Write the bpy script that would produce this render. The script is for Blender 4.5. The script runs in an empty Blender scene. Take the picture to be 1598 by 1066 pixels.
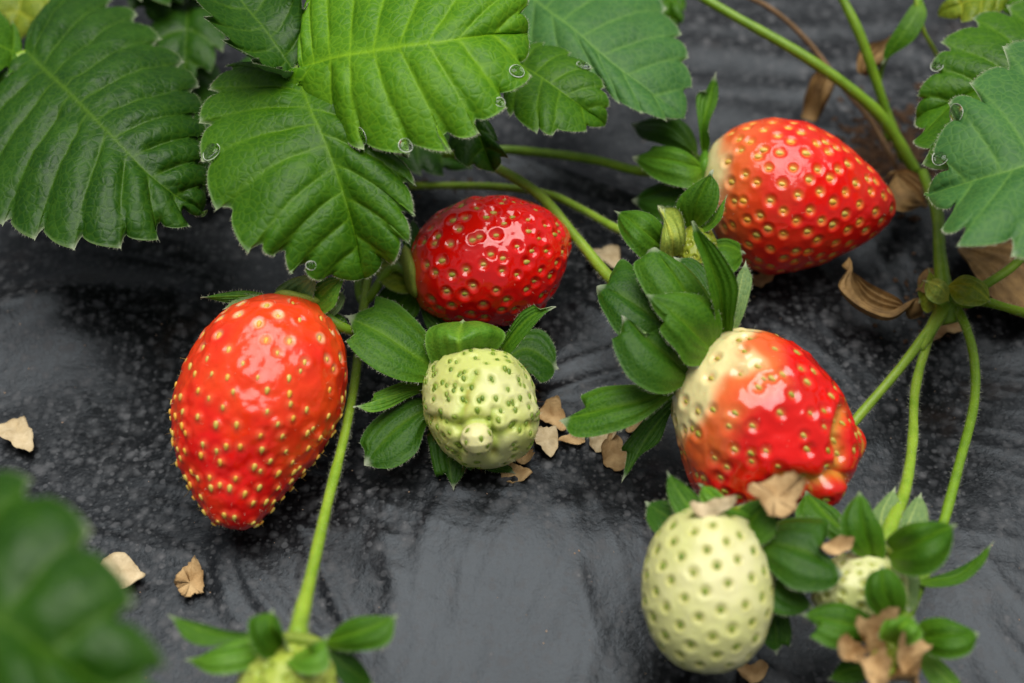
import bpy, math, random
import numpy as np
rnd = random.Random(7)
rng = np.random.default_rng(7)
PI = math.pi
# ------------------------------------------------------------------ camera, sky, sun, exposure
# lengths below are in centimetres; everything is written to Blender in metres
PITCH = math.radians(52); DIST = 38.0; LENS = 50.0
CAM = np.array([0.0, -DIST*math.cos(PITCH), DIST*math.sin(PITCH)])
FWD = np.array([0.0, math.cos(PITCH), -math.sin(PITCH)])
RGT = np.array([1.0, 0.0, 0.0]); UPV = np.array([0.0, math.sin(PITCH), math.cos(PITCH)])
K = 18.0/LENS/799.0
sc = bpy.context.scene
C = sc.collection
cd = bpy.data.cameras.new('camera'); co = bpy.data.objects.new('camera', cd); C.objects.link(co)
co.location = [c*0.01 for c in CAM]; co.rotation_euler = (PI/2-PITCH, 0, 0)
cd.lens = LENS; cd.sensor_width = 36; cd.clip_start = 0.01; cd.clip_end = 100
cd.dof.use_dof = True; cd.dof.focus_distance = 0.350; cd.dof.aperture_fstop = 6.3; cd.dof.aperture_blades = 7
sc.camera = co
SUN_EL, SUN_AZ = math.radians(80), math.radians(20)      # nearly overhead, behind a bright overcast
w = bpy.data.worlds.new('World'); sc.world = w; w.use_nodes = True
nt = w.node_tree; nt.nodes.clear()
sky = nt.nodes.new('ShaderNodeTexSky'); sky.sky_type = 'NISHITA'; sky.sun_disc = False
sky.sun_elevation = SUN_EL; sky.sun_rotation = SUN_AZ; sky.dust_density = 4; sky.air_density = 1
hs = nt.nodes.new('ShaderNodeHueSaturation'); hs.inputs['Saturation'].default_value = 0.2
bg = nt.nodes.new('ShaderNodeBackground'); bg.inputs['Strength'].default_value = 0.05
wo = nt.nodes.new('ShaderNodeOutputWorld')
nt.links.new(sky.outputs[0], hs.inputs['Color']); nt.links.new(hs.outputs[0], bg.inputs[0]); nt.links.new(bg.outputs[0], wo.inputs[0])
sd = bpy.data.lights.new('sun', 'SUN'); sd.energy = 2.6; sd.angle = math.radians(56); sd.color = (1, 0.97, 0.91)
so = bpy.data.objects.new('sun', sd); C.objects.link(so)
so.rotation_euler = (PI/2-SUN_EL, 0, PI-SUN_AZ); so.location = (0, 0, 2)
sc.view_settings.view_transform = 'Standard'; sc.view_settings.look = 'None'
sc.view_settings.exposure = 0.45; sc.view_settings.gamma = 1
sc.cycles.use_denoising = True
sc.cycles.max_bounces = 8; sc.cycles.transparent_max_bounces = 12

# ------------------------------------------------------------------ small maths
def P(x, y, h):
    """the point at height h (cm) that the photograph shows at pixel x, y"""
    d = FWD + RGT*((x-799)*K) + UPV*((533-y)*K)
    return CAM + d*((h-CAM[2])/d[2])
def PV(x, y, h):
    x = np.asarray(x, float); y = np.asarray(y, float); h = np.asarray(h, float)
    d = FWD + RGT*((x-799)*K)[..., None] + UPV*((533-y)*K)[..., None]
    return CAM + d*((h-CAM[2])/d[..., 2])[..., None]
def proj(Q):
    q = np.asarray(Q)-CAM; z = q@FWD
    return 799+(q@RGT)/z/K, 533-(q@UPV)/z/K
def unit(v):
    v = np.asarray(v, float); return v/np.maximum(np.linalg.norm(v, axis=-1, keepdims=True), 1e-9)
def hash3(i, j, k, s):
    n = (i*374761393 + j*668265263 + k*2147483647 + s*974634777) & 0xffffffff
    n = ((n ^ (n >> 13))*1274126177) & 0xffffffff
    return ((n ^ (n >> 16)) & 0xffff)/65535.0
def vnoise(Q, scale=1.0, seed=0):
    q = np.asarray(Q, float)*scale+100.37
    i = np.floor(q).astype(np.int64); f = q-i; f = f*f*(3-2*f)
    r = 0
    for a in (0, 1):
        for b in (0, 1):
            for c in (0, 1):
                wgt = (f[..., 0] if a else 1-f[..., 0])*(f[..., 1] if b else 1-f[..., 1])*(f[..., 2] if c else 1-f[..., 2])
                r = r+wgt*hash3(i[..., 0]+a, i[..., 1]+b, i[..., 2]+c, seed)
    return r*2-1
def fbm(Q, scale=1.0, seed=0, o=3):
    r = 0; a = 1
    for k in range(o): r = r+a*vnoise(Q, scale*2**k, seed+k); a *= .5
    return r
def cat(pts, t):
    """Catmull-Rom through pts, t in 0..len-1 (array)"""
    p = np.asarray(pts, float); n = len(p)
    t = np.clip(np.asarray(t, float), 0, n-1-1e-9)
    i = np.floor(t).astype(int); f = (t-i)[..., None]
    g = lambda k: p[np.clip(k, 0, n-1)]
    p0 = np.where((i == 0)[..., None], 2*p[0]-p[min(1, n-1)], g(i-1)); p1 = g(i); p2 = g(i+1)
    p3 = np.where((i+2 > n-1)[..., None], 2*p[n-1]-p[n-2], g(i+2))
    return .5*((2*p1)+(-p0+p2)*f+(2*p0-5*p1+4*p2-p3)*f*f+(-p0+3*p1-3*p2+p3)*f**3)
def sstep(a, b, x):
    t = np.clip((np.asarray(x, float)-a)/(b-a), 0, 1); return t*t*(3-2*t)

# ------------------------------------------------------------------ objects
def tag(o, label=None, cat_=None, group=None, kind=None):
    if label: o['label'] = label
    if cat_: o['category'] = cat_
    if group: o['group'] = group
    if kind: o['kind'] = kind
    return o
def thing(name, loc, label, cat_, group=None):
    o = bpy.data.objects.new(name, None); C.objects.link(o)
    o.location = [c*.01 for c in loc]; o.empty_display_size = .005
    o['o'] = [float(c) for c in loc]
    return tag(o, label, cat_, group)
def mesh(name, V, F, mats, parent=None, mi=None, col=None, smooth=True, origin=None):
    V = np.asarray(V, float)
    if parent is not None:
        org = np.array(list(parent['o'])); loc = np.zeros(3)
    else:
        org = V.mean(0) if origin is None else np.asarray(origin, float); loc = org
    me = bpy.data.meshes.new(name)
    if isinstance(F, np.ndarray) and F.shape[1] == 4:
        F = np.ascontiguousarray(F, dtype=np.int32); nf = len(F)
        me.vertices.add(len(V)); me.vertices.foreach_set('co', np.ascontiguousarray((V-org)*.01, dtype=np.float32).ravel())
        me.loops.add(nf*4); me.loops.foreach_set('vertex_index', F.ravel())
        me.polygons.add(nf); me.polygons.foreach_set('loop_start', np.arange(nf, dtype=np.int32)*4)
        me.update(calc_edges=True); me.validate()
    else:
        F = [list(map(int, f)) for f in F]
        me.from_pydata(((V-org)*.01).tolist(), [], F)
    for m in (mats if isinstance(mats, (list, tuple)) else [mats]): me.materials.append(m)
    if mi is not None: me.polygons.foreach_set('material_index', np.asarray(mi).astype(np.int32))
    me.polygons.foreach_set('use_smooth', np.full(len(me.polygons), smooth))
    if col is not None:
        c = np.ones((len(V), 4), np.float32); c[:, :3] = col
        a = me.color_attributes.new('Col', 'FLOAT_COLOR', 'POINT'); a.data.foreach_set('color', c.ravel())
    me.update()
    o = bpy.data.objects.new(name, me); C.objects.link(o)
    o.location = [c*.01 for c in loc]
    o['o'] = [float(c) for c in org]
    if parent is not None: o.parent = parent
    return o
def grid_faces(n, m, off=0, closed=False):
    i = np.arange(n-1)[:, None]; j = np.arange(m if closed else m-1)[None, :]
    j2 = (j+1) % m
    a = i*m+j; b = i*m+j2; c = (i+1)*m+j2; d = (i+1)*m+j
    return np.stack([a+0*b, b+0*a, c+0*a, d+0*a], -1).reshape(-1, 4)+off

# ------------------------------------------------------------------ materials
def mat(name):
    m = bpy.data.materials.new(name); m.use_nodes = True
    n = m.node_tree; n.nodes.clear()
    out = n.nodes.new('ShaderNodeOutputMaterial'); b = n.nodes.new('ShaderNodeBsdfPrincipled')
    n.links.new(b.outputs[0], out.inputs[0])
    return m, n, b, out
def N(n, t, **kw):
    x = n.nodes.new(t)
    for k, v in kw.items():
        if k.startswith('_'): setattr(x, k[1:], v)
        else: x.inputs[k.replace('__', ' ')].default_value = v
    return x
def noise(n, scale, detail=3, rough=.5, co_=None):
    x = N(n, 'ShaderNodeTexNoise', Scale=scale, Detail=detail, Roughness=rough)
    if co_ is not None: n.links.new(co_, x.inputs['Vector'])
    return x
def ramp(n, src, stops):
    r = n.nodes.new('ShaderNodeValToRGB'); cr = r.color_ramp
    while len(cr.elements) < len(stops): cr.elements.new(.5)
    for e, (p, c) in zip(cr.elements, stops):
        e.position = p; e.color = (c if len(c) == 4 else (*c, 1)) if isinstance(c, (tuple, list)) else (c, c, c, 1)
    n.links.new(src, r.inputs[0]); return r
def mixc(n, fac, a, b, blend='MIX'):
    x = n.nodes.new('ShaderNodeMix'); x.data_type = 'RGBA'; x.blend_type = blend
    for s, v in ((0, fac), (6, a), (7, b)):
        if isinstance(v, (int, float)): x.inputs[s].default_value = v
        elif isinstance(v, tuple): x.inputs[s].default_value = (*v, 1)
        else: n.links.new(v, x.inputs[s])
    return x.outputs[2]
def math_(n, op, a, b=None, clamp=False):
    x = n.nodes.new('ShaderNodeMath'); x.operation = op; x.use_clamp = clamp
    for s, v in ((0, a), (1, b)):
        if v is None: continue
        if isinstance(v, (int, float)): x.inputs[s].default_value = v
        else: n.links.new(v, x.inputs[s])
    return x.outputs[0]
def bump(n, b, height, strength, dist, nrm=None):
    x = N(n, 'ShaderNodeBump', Strength=strength, Distance=dist)
    n.links.new(height, x.inputs['Height'])
    if nrm is not None: n.links.new(nrm, x.inputs['Normal'])
    if b is not None: n.links.new(x.outputs[0], b.inputs['Normal'])
    return x.outputs[0]

def leaf_mat(name, base, light, rough=.42, transl=.28, cell=480, edge=(.35, .42, .2), coarse=1.0, veincol=None, spec=.25):
    m, n, b, out = mat(name)
    tc = n.nodes.new('ShaderNodeTexCoord'); ob = tc.outputs['Object']
    at = N(n, 'ShaderNodeAttribute', _attribute_name='Col')
    sep = n.nodes.new('ShaderNodeSeparateColor'); n.links.new(at.outputs['Color'], sep.inputs[0])
    n1 = noise(n, 90, 4, .6, ob); r1 = ramp(n, n1.outputs[0], [(.3, base), (.7, light)])
    n2 = noise(n, 900, 2, .5, ob)
    c = mixc(n, math_(n, 'MULTIPLY', n2.outputs[0], .35), r1.outputs[0], tuple(x*.55 for x in base))
    vcol = veincol or (min(1, light[0]*2.1+.03), min(1, light[1]*1.65+.02), min(1, light[2]*1.2+.004))
    # fine net of veins
    v = N(n, 'ShaderNodeTexVoronoi', Scale=cell, _feature='DISTANCE_TO_EDGE'); 
    wp = noise(n, 300, 2, .5, ob)
    mx = n.nodes.new('ShaderNodeVectorMath'); mx.operation = 'MULTIPLY_ADD'
    n.links.new(wp.outputs['Color'], mx.inputs[0]); mx.inputs[1].default_value = (.0012, .0012, .0012); n.links.new(ob, mx.inputs[2])
    n.links.new(mx.outputs[0], v.inputs['Vector'])
    vr = ramp(n, v.outputs['Distance'], [(.0, 1.0), (.13, 0.0)])
    c = mixc(n, math_(n, 'MULTIPLY', vr.outputs[0], .22), c, vcol)
    c = mixc(n, math_(n, 'MULTIPLY', sep.outputs[0], .6), c, vcol)
    c = mixc(n, math_(n, 'MULTIPLY', sep.outputs[1], .22), c, edge)
    c = mixc(n, sep.outputs[2], c, (.62, .64, .5))
    n.links.new(c, b.inputs['Base Color'])
    rr = ramp(n, n1.outputs[0], [(.2, rough-.08), (.8, rough+.1)]); n.links.new(rr.outputs[0], b.inputs['Roughness'])
    b.inputs['Specular IOR Level'].default_value = spec
    q = ramp(n, v.outputs['Distance'], [(.0, 0.0), (.25, .8), (.6, 1.0)])
    nb = bump(n, None, q.outputs[0], .4*coarse, .00022)
    bump(n, b, n2.outputs[0], .35, .00025, nb)
    tr = n.nodes.new('ShaderNodeBsdfTranslucent')
    tcx = mixc(n, 1.0, c, (1.0, 1.0, .35), 'MULTIPLY'); tcy = mixc(n, .5, tcx, (.25, .55, .03))
    n.links.new(tcy, tr.inputs[0])
    ms = N(n, 'ShaderNodeMixShader'); ms.inputs[0].default_value = transl
    n.links.new(b.outputs[0], ms.inputs[1]); n.links.new(tr.outputs[0], ms.inputs[2]); n.links.new(ms.outputs[0], out.inputs[0])
    return m
M = {}
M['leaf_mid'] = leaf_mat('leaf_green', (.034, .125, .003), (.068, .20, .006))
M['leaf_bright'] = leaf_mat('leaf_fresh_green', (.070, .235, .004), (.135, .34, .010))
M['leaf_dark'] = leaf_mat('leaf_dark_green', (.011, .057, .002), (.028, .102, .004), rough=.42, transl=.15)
M['leaf_blue'] = leaf_mat('leaf_bluish_green', (.040, .14, .028), (.07, .20, .045), rough=.5, transl=.15)
M['leaf_under'] = leaf_mat('leaf_underside', (.13, .25, .09), (.2, .33, .14), rough=.6, transl=.2)
M['leaf_yellow'] = leaf_mat('leaf_yellow_green', (.16, .25, .015), (.25, .33, .03))
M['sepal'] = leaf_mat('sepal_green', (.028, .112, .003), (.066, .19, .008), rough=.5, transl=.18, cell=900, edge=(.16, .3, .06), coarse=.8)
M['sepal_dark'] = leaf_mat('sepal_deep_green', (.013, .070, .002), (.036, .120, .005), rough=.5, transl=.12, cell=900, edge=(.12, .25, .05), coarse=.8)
M['sepal_fresh'] = leaf_mat('sepal_fresh_green', (.08, .24, .015), (.14, .33, .03), rough=.35, transl=.25, cell=900, edge=(.25, .4, .08), coarse=.8)
M['sepal_under'] = leaf_mat('sepal_underside', (.15, .27, .09), (.22, .35, .13), rough=.5, transl=.2, cell=900, coarse=.8)
M['lime'] = leaf_mat('sepal_lime', (.24, .36, .04), (.38, .48, .09), rough=.4, transl=.25, cell=900, coarse=.8)

def simple(name, c1, c2, scale, rough, bumpd=.0002, bs=.5, sss=0, nscale=None, spec=.5):
    m, n, b, out = mat(name)
    tc = n.nodes.new('ShaderNodeTexCoord')
    n1 = noise(n, scale, 5, .6, tc.outputs['Object']); r = ramp(n, n1.outputs[0], [(.3, c1), (.7, c2)])
    n.links.new(r.outputs[0], b.inputs['Base Color']); b.inputs['Roughness'].default_value = rough
    n2 = noise(n, nscale or scale*5, 3, .6, tc.outputs['Object']); bump(n, b, n2.outputs[0], bs, bumpd)
    b.inputs['Specular IOR Level'].default_value = spec
    if sss:
        b.inputs['Subsurface Weight'].default_value = sss; b.inputs['Subsurface Scale'].default_value = .001
    return m
M['stem'] = simple('stem_green', (.17, .31, .012), (.30, .45, .035), 200, .45, sss=.15)
M['stem_deep'] = simple('stem_deep_green', (.11, .23, .005), (.20, .35, .014), 200, .45)
M['stem_brown'] = simple('stem_brown', (.13, .075, .03), (.25, .15, .07), 300, .8)
M['dry'] = simple('dried_petal_tan', (.30, .17, .06), (.62, .43, .21), 220, .8, bumpd=.0006, bs=.7, nscale=700)
M['dry_pale'] = simple('dried_petal_pale', (.46, .35, .19), (.66, .54, .34), 330, .8, bumpd=.0006, bs=.7, nscale=700)
M['dry_brown'] = simple('dried_leaf_brown', (.12, .065, .018), (.32, .19, .06), 220, .75, bumpd=.0006, bs=.7, nscale=600)
M['debris'] = simple('brown_debris', (.04, .022, .012), (.17, .09, .045), 400, .9, bumpd=.001, bs=.8)
M['grit'] = simple('sand_grain', (.3, .16, .09), (.5, .38, .27), 900, .8)
def hair_mat(name, col):
    m, n, b, out = mat(name); b.inputs['Base Color'].default_value = (*col, 1); b.inputs['Roughness'].default_value = .5
    tr = n.nodes.new('ShaderNodeBsdfTranslucent'); tr.inputs[0].default_value = (*col, 1)
    ms = N(n, 'ShaderNodeMixShader'); ms.inputs[0].default_value = .4
    n.links.new(b.outputs[0], ms.inputs[1]); n.links.new(tr.outputs[0], ms.inputs[2]); n.links.new(ms.outputs[0], out.inputs[0])
    return m
M['hair'] = hair_mat('fine_pale_hair', (.75, .78, .6))
M['hair_gold'] = hair_mat('fine_golden_hair', (.62, .45, .16))
M['hair_brown'] = hair_mat('fine_brown_hair', (.22, .08, .02))
def seed_mat(name, c1, c2):
    m, n, b, out = mat(name)
    g = n.nodes.new('ShaderNodeNewGeometry')
    r = ramp(n, g.outputs['Random Per Island'], [(.0, c1), (.6, c2), (1.0, tuple(.5*x+.5*y for x, y in zip(c1, c2)))])
    n.links.new(r.outputs[0], b.inputs['Base Color']); b.inputs['Roughness'].default_value = .35
    b.inputs['Subsurface Weight'].default_value = .2; b.inputs['Subsurface Scale'].default_value = .0006
    return m
M['seed_yellow'] = seed_mat('seed_golden', (.80, .42, .04), (.60, .50, .10))
M['seed_olive'] = seed_mat('seed_olive', (.35, .36, .03), (.55, .42, .08))
M['seed_green'] = seed_mat('seed_green', (.12, .22, .01), (.22, .32, .03))
M['seed_lime'] = seed_mat('seed_lime', (.30, .34, .03), (.40, .42, .06))
def fruit_mat(name, sss=.25, rough=.22, coat=1.0, cr=.05, rad=(1.0, .25, .12), wav=.16):
    m, n, b, out = mat(name)
    tc = n.nodes.new('ShaderNodeTexCoord'); ob = tc.outputs['Object']
    at = N(n, 'ShaderNodeAttribute', _attribute_name='Col')
    n1 = noise(n, 500, 4, .6, ob)
    c = mixc(n, math_(n, 'MULTIPLY', n1.outputs[0], .25), at.outputs['Color'], mixc(n, 1.0, at.outputs['Color'], (.72, .6, .6), 'MULTIPLY'))
    n.links.new(c, b.inputs['Base Color'])
    b.inputs['Roughness'].default_value = rough
    b.inputs['Specular IOR Level'].default_value = .12; b.inputs['Coat Weight'].default_value = coat; b.inputs['Coat IOR'].default_value = 1.6; b.inputs['Coat Roughness'].default_value = cr
    b.inputs['Subsurface Weight'].default_value = sss; b.inputs['Subsurface Radius'].default_value = rad
    b.inputs['Subsurface Scale'].default_value = .0015
    n2 = noise(n, 260, 3, .55, ob); n3 = noise(n, 1500, 2, .5, ob)
    x = bump(n, None, n2.outputs[0], .35, .0005); x2 = bump(n, b, n3.outputs[0], .10, .0002, x)
    n.links.new(bump(n, None, n2.outputs[0], wav, .0005), b.inputs['Coat Normal'])
    return m
M['flesh_red'] = fruit_mat('ripe_strawberry_skin', coat=.9, cr=.07)
M['flesh_soft'] = fruit_mat('orange_strawberry_skin', rough=.42, coat=.65, cr=.17, wav=.6)
M['flesh_pale'] = fruit_mat('unripe_strawberry_skin', rough=.35, coat=.25, cr=.2, rad=(.6, .6, .25))

def water_mat():
    m, n, b, out = mat('water')
    b.inputs['Base Color'].default_value = (.97, 1, .98, 1); b.inputs['Roughness'].default_value = .03
    b.inputs['IOR'].default_value = 1.33; b.inputs['Transmission Weight'].default_value = 1
    return m
M['water'] = water_mat()
M['glint'] = simple('pale_drop_glint', (.55, .62, .5), (.75, .8, .7), 1500, .35)  # pale colour imitating the bright glint along a drop's edge

def plastic_mat():
    m, n, b, out = mat('black_mulch_film')
    tc = n.nodes.new('ShaderNodeTexCoord'); ob = tc.outputs['Object']
    # pale dried water spots of several sizes
    tot = None
    for s, thr, amt, sd_ in ((300, .28, .085, 0.0), (170, .23, .075, 3.1), (520, .30, .060, 7.7), (1000, .32, .025, 5.2)):
        mp = N(n, 'ShaderNodeMapping'); mp.inputs['Location'].default_value = (sd_, sd_*.7, 0)
        n.links.new(ob, mp.inputs[0])
        wn = noise(n, s*1.5, 2, .5, mp.outputs[0])
        mx = n.nodes.new('ShaderNodeVectorMath'); mx.operation = 'MULTIPLY_ADD'; n.links.new(wn.outputs['Color'], mx.inputs[0])
        k = .55/s; mx.inputs[1].default_value = (k, k, k); n.links.new(mp.outputs[0], mx.inputs[2])
        v = N(n, 'ShaderNodeTexVoronoi', Scale=s, Randomness=1.0); v.voronoi_dimensions = '2D'; n.links.new(mx.outputs[0], v.inputs['Vector'])
        sp = n.nodes.new('ShaderNodeSeparateColor'); n.links.new(v.outputs['Color'], sp.inputs[0])
        soft = ramp(n, v.outputs['Distance'], [(thr*.1, 1.0), (thr*1.6, 0.0)])
        x = math_(n, 'MULTIPLY', soft.outputs[0], math_(n, 'MULTIPLY', math_(n, 'POWER', sp.outputs[0], 2.8), amt))
        tot = x if tot is None else math_(n, 'ADD', tot, x)
    for s, sd_ in ((240, 11.3), (430, 17.9)):
        mp = N(n, 'ShaderNodeMapping'); mp.inputs['Location'].default_value = (sd_, sd_*.3, 0); n.links.new(ob, mp.inputs[0])
        v = N(n, 'ShaderNodeTexVoronoi', Scale=s, Randomness=.9); v.voronoi_dimensions = '2D'; n.links.new(mp.outputs[0], v.inputs['Vector'])
        sp = n.nodes.new('ShaderNodeSeparateColor'); n.links.new(v.outputs['Color'], sp.inputs[0])
        rad_ = math_(n, 'ADD', math_(n, 'MULTIPLY', sp.outputs[1], .16), .10)
        inside = math_(n, 'MULTIPLY', math_(n, 'SUBTRACT', rad_, v.outputs['Distance']), 14, True)
        tot = math_(n, 'ADD', tot, math_(n, 'MULTIPLY', inside, math_(n, 'MULTIPLY', math_(n, 'POWER', sp.outputs[0], 2.0), .055)))
    big = noise(n, 18, 4, .6, ob); bm = ramp(n, big.outputs[0], [(.35, .45), (.65, 1.25)])
    tot = math_(n, 'MULTIPLY', tot, bm.outputs[0])
    dust = noise(n, 45, 6, .7, ob); dr = ramp(n, dust.outputs[0], [(.45, .0), (.8, .002)])
    tot = math_(n, 'ADD', tot, dr.outputs[0])
    cc = n.nodes.new('ShaderNodeCombineColor')
    n.links.new(math_(n, 'ADD', tot, .0028), cc.inputs[0]); n.links.new(math_(n, 'ADD', math_(n, 'MULTIPLY', tot, 1.01), .0030), cc.inputs[1])
    n.links.new(math_(n, 'ADD', math_(n, 'MULTIPLY', tot, 1.05), .0036), cc.inputs[2])
    # earth caught in places
    e = noise(n, 25, 6, .7, ob); er = ramp(n, e.outputs[0], [(.60, 0.0), (.78, .5)])
    c = mixc(n, er.outputs[0], cc.outputs[0], (.045, .026, .016))
    n.links.new(c, b.inputs['Base Color'])
    rr = ramp(n, big.outputs[0], [(.3, .27), (.7, .36)])
    ro = math_(n, 'ADD', rr.outputs[0], math_(n, 'MULTIPLY', tot, 5.0)); n.links.new(ro, b.inputs['Roughness'])
    b.inputs['Specular IOR Level'].default_value = .36; b.inputs['Specular Tint'].default_value = (.80, .90, 1.0, 1)  # bluish tint puts the colour of the sky sheen into the film
    n2 = noise(n, 900, 4, .65, ob); n3 = noise(n, 120, 3, .5, ob)
    n4 = noise(n, 42, 4, .55, ob); x0 = bump(n, None, n4.outputs[0], .2, .002)
    x = bump(n, None, n3.outputs[0], .35, .0008, x0); bump(n, b, n2.outputs[0], .35, .00035, x)
    return m
M['plastic'] = plastic_mat()

# ------------------------------------------------------------------ ground
def seg_dist(X, Y, a, b):
    d = b-a; L2 = d@d; t = np.clip(((X-a[0])*d[0]+(Y-a[1])*d[1])/L2, 0, 1)
    ux = X-a[0]-t*d[0]; uy = Y-a[1]-t*d[1]
    return np.sqrt(ux*ux+uy*uy), t
WR = []      # wrinkles of the film: pixel polyline, width cm, height cm
for pl, wd, ht in (
    ([(362, 838), (385, 900), (432, 968), (480, 1030)], .20, .10), ([(380, 845), (410, 890), (455, 945), (500, 985)], .15, .08),
    ([(340, 850), (350, 930), (400, 1010)], .25, .08), ([(455, 805), (480, 860), (474, 905)], .09, .08), ([(500, 880), (530, 950), (560, 1010)], .2, .12),
    ([(850, 610), (920, 590), (990, 570)], .16, .14), ([(840, 580), (900, 560), (970, 540)], .12, .10), ([(900, 470), (960, 500), (1010, 520)], .2, .12),
    ([(0, 470), (120, 440), (260, 440)], .5, .3), ([(1080, 60), (1250, 82), (1420, 60)], .6, .15), ([(1080, 118), (1240, 130), (1400, 108)], .4, .10),
    ([(1000, 20), (1200, 38), (1400, 22)], .4, .10), ([(1100, 150), (1200, 165), (1300, 190)], .5, .18), ([(780, 225), (900, 260), (1010, 300)], .3, .22),
    ([(1050, 1000), (1120, 1060), (1180, 1100)], .2, .15), ([(1150, 1000), (1230, 1050), (1290, 1066)], .15, .14),
    ([(640, 740), (720, 770), (800, 765)], .3, .12), ([(880, 800), (950, 770), (1010, 730)], .25, .12),
    ([(600, 850), (620, 930), (600, 1010)], .3, .08), ([(900, 900), (930, 980), (910, 1060)], .3, .09)):
    WR.append(([P(x, y, 0)[:2] for x, y in pl], wd, ht))
def gheight(X, Y):
    X = np.asarray(X, float); Y = np.asarray(Y, float)
    Q = np.stack([X, Y, X*0], -1)
    z = .38*fbm(Q, .11, 5, 2)+.04*vnoise(Q, .6, 9)+.012*vnoise(Q, 1.4, 19)
    # stretch folds of the film, in patches, running in a few directions
    for ang, sc1, sc2, am, sd_ in ((.35, 1.9, .16, .055, 61), (1.25, 2.3, .2, .045, 62), (-.5, 2.8, .25, .035, 63)):
        q = np.stack([X*math.cos(ang)+Y*math.sin(ang)+.8*vnoise(Q, .25, sd_+9), (-X*math.sin(ang)+Y*math.cos(ang))*sc2/sc1, X*0], -1)
        rdg = np.clip(1-np.abs(vnoise(q, sc1, sd_))*3.2, 0, 1)**2
        z = z+am*rdg*np.clip(vnoise(Q, .22, sd_+5)*2, 0, 1)
    # a low swelling whose near side faces the lens, in front of the middle fruit
    c = P(760, 800, 0); z = z+.80*np.exp(-(((X-c[0])/4.6)**2+((Y-c[1])/3.2)**2))
    c = P(120, 640, 0); z = z-.5*np.exp(-(((X-c[0])/5)**2+((Y-c[1])/5)**2))
    c = P(100, 480, 0); z = z+.45*np.exp(-(((X-c[0])/3)**2+((Y-c[1])/1.6)**2))
    c = P(930, 520, 0); z = z+.35*np.exp(-(((X-c[0])/2.5)**2+((Y-c[1])/2.)**2))
    for pts, wd, ht in WR:
        dm = None
        for a, b in zip(pts[:-1], pts[1:]):
            d, t = seg_dist(X, Y, a, b); dm = d if dm is None else np.minimum(dm, d)
        z = z+ht*np.exp(-(dm/wd)**2)*(.7+.5*vnoise(Q, .5, 31))
    far = sstep(30, 60, np.sqrt(X*X+Y*Y)); z = z*(1-far*.7)
    return z-.35
def axis(n, half, dense):
    t = np.linspace(-1, 1, n); return dense*np.sinh(t*math.asinh(half/dense))
xs = axis(1000, 600, 11); ys = axis(1000, 600, 11)
GX, GY = np.meshgrid(xs, ys, indexing='ij'); GZ = gheight(GX, GY)
g = mesh('ground', np.stack([GX, GY, GZ], -1).reshape(-1, 3), grid_faces(1000, 1000)[:, ::-1], M['plastic'], origin=(0, 0, 0))
tag(g, kind='structure')
def gz(x, y): return float(gheight(np.array([x]), np.array([y]))[0])

# ------------------------------------------------------------------ tubes and hairs
def frames(p):
    t = unit(np.gradient(p, axis=0)); n = np.zeros_like(p)
    a = unit(np.cross(t[0], [0.1, 0.2, 1.0])); n[0] = a
    for i in range(1, len(p)): a = unit(a-t[i]*(a@t[i])); n[i] = a
    return t, n, np.cross(t, n)
def tube_geo(pts, rad, ns=10, seg=9, closed=True):
    """pts world cm, rad per point"""
    n = len(pts); t = np.linspace(0, n-1, (n-1)*seg+1)
    p = cat(pts, t); r = np.interp(t, np.arange(n), rad)
    tt, a, b = frames(p)
    th = np.arange(ns)/ns*2*PI
    rr = r[:, None]*(1+.09*vnoise(p*1.6, 1, 3)+.05*vnoise(p*5, 1, 4))[:, None]
    V = (p[:, None]+rr[..., None]*(np.cos(th)[None, :, None]*a[:, None]+np.sin(th)[None, :, None]*b[:, None])).reshape(-1, 3)
    F = [list(f) for f in grid_faces(len(p), ns, closed=True)]
    F.append(list(range(ns))[::-1]); F.append([(len(p)-1)*ns+k for k in range(ns)])
    return V, F, p, r, a, b
def hair_geo(B, D, L, r=.006, curl=.3):
    B = np.asarray(B); D = unit(D); n = len(B)
    L = np.broadcast_to(np.asarray(L, float), (n,))[:, None]
    up = unit(np.cross(D, rng.normal(size=(n, 3)))); w2 = np.cross(D, up)
    bend = up*(rng.random((n, 1))-.2)*curl
    V = []
    for k, (f, rr) in enumerate(((0, 1.0), (.55, .7))):
        c = B+D*L*f+bend*L*f*f
        for q in range(3):
            a = q*2*PI/3; V.append(c+(up*math.cos(a)+w2*math.sin(a))*r*rr)
    V.append(B+D*L+bend*L)
    V = np.stack(V, 1).reshape(-1, 3)
    t = [(0, 1, 4, 3), (1, 2, 5, 4), (2, 0, 3, 5), (3, 4, 6), (4, 5, 6), (5, 3, 6)]
    F = [[i*7+k for k in f] for i in range(n) for f in t]
    return V, F
def hairs(parent, B, D, L, r=.006, m='hair', curl=.3, name='hairs'):
    V, F = hair_geo(B, D, L, r, curl)
    return tag(mesh(name, V, F, M[m], parent, smooth=False), kind='stuff')
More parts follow.
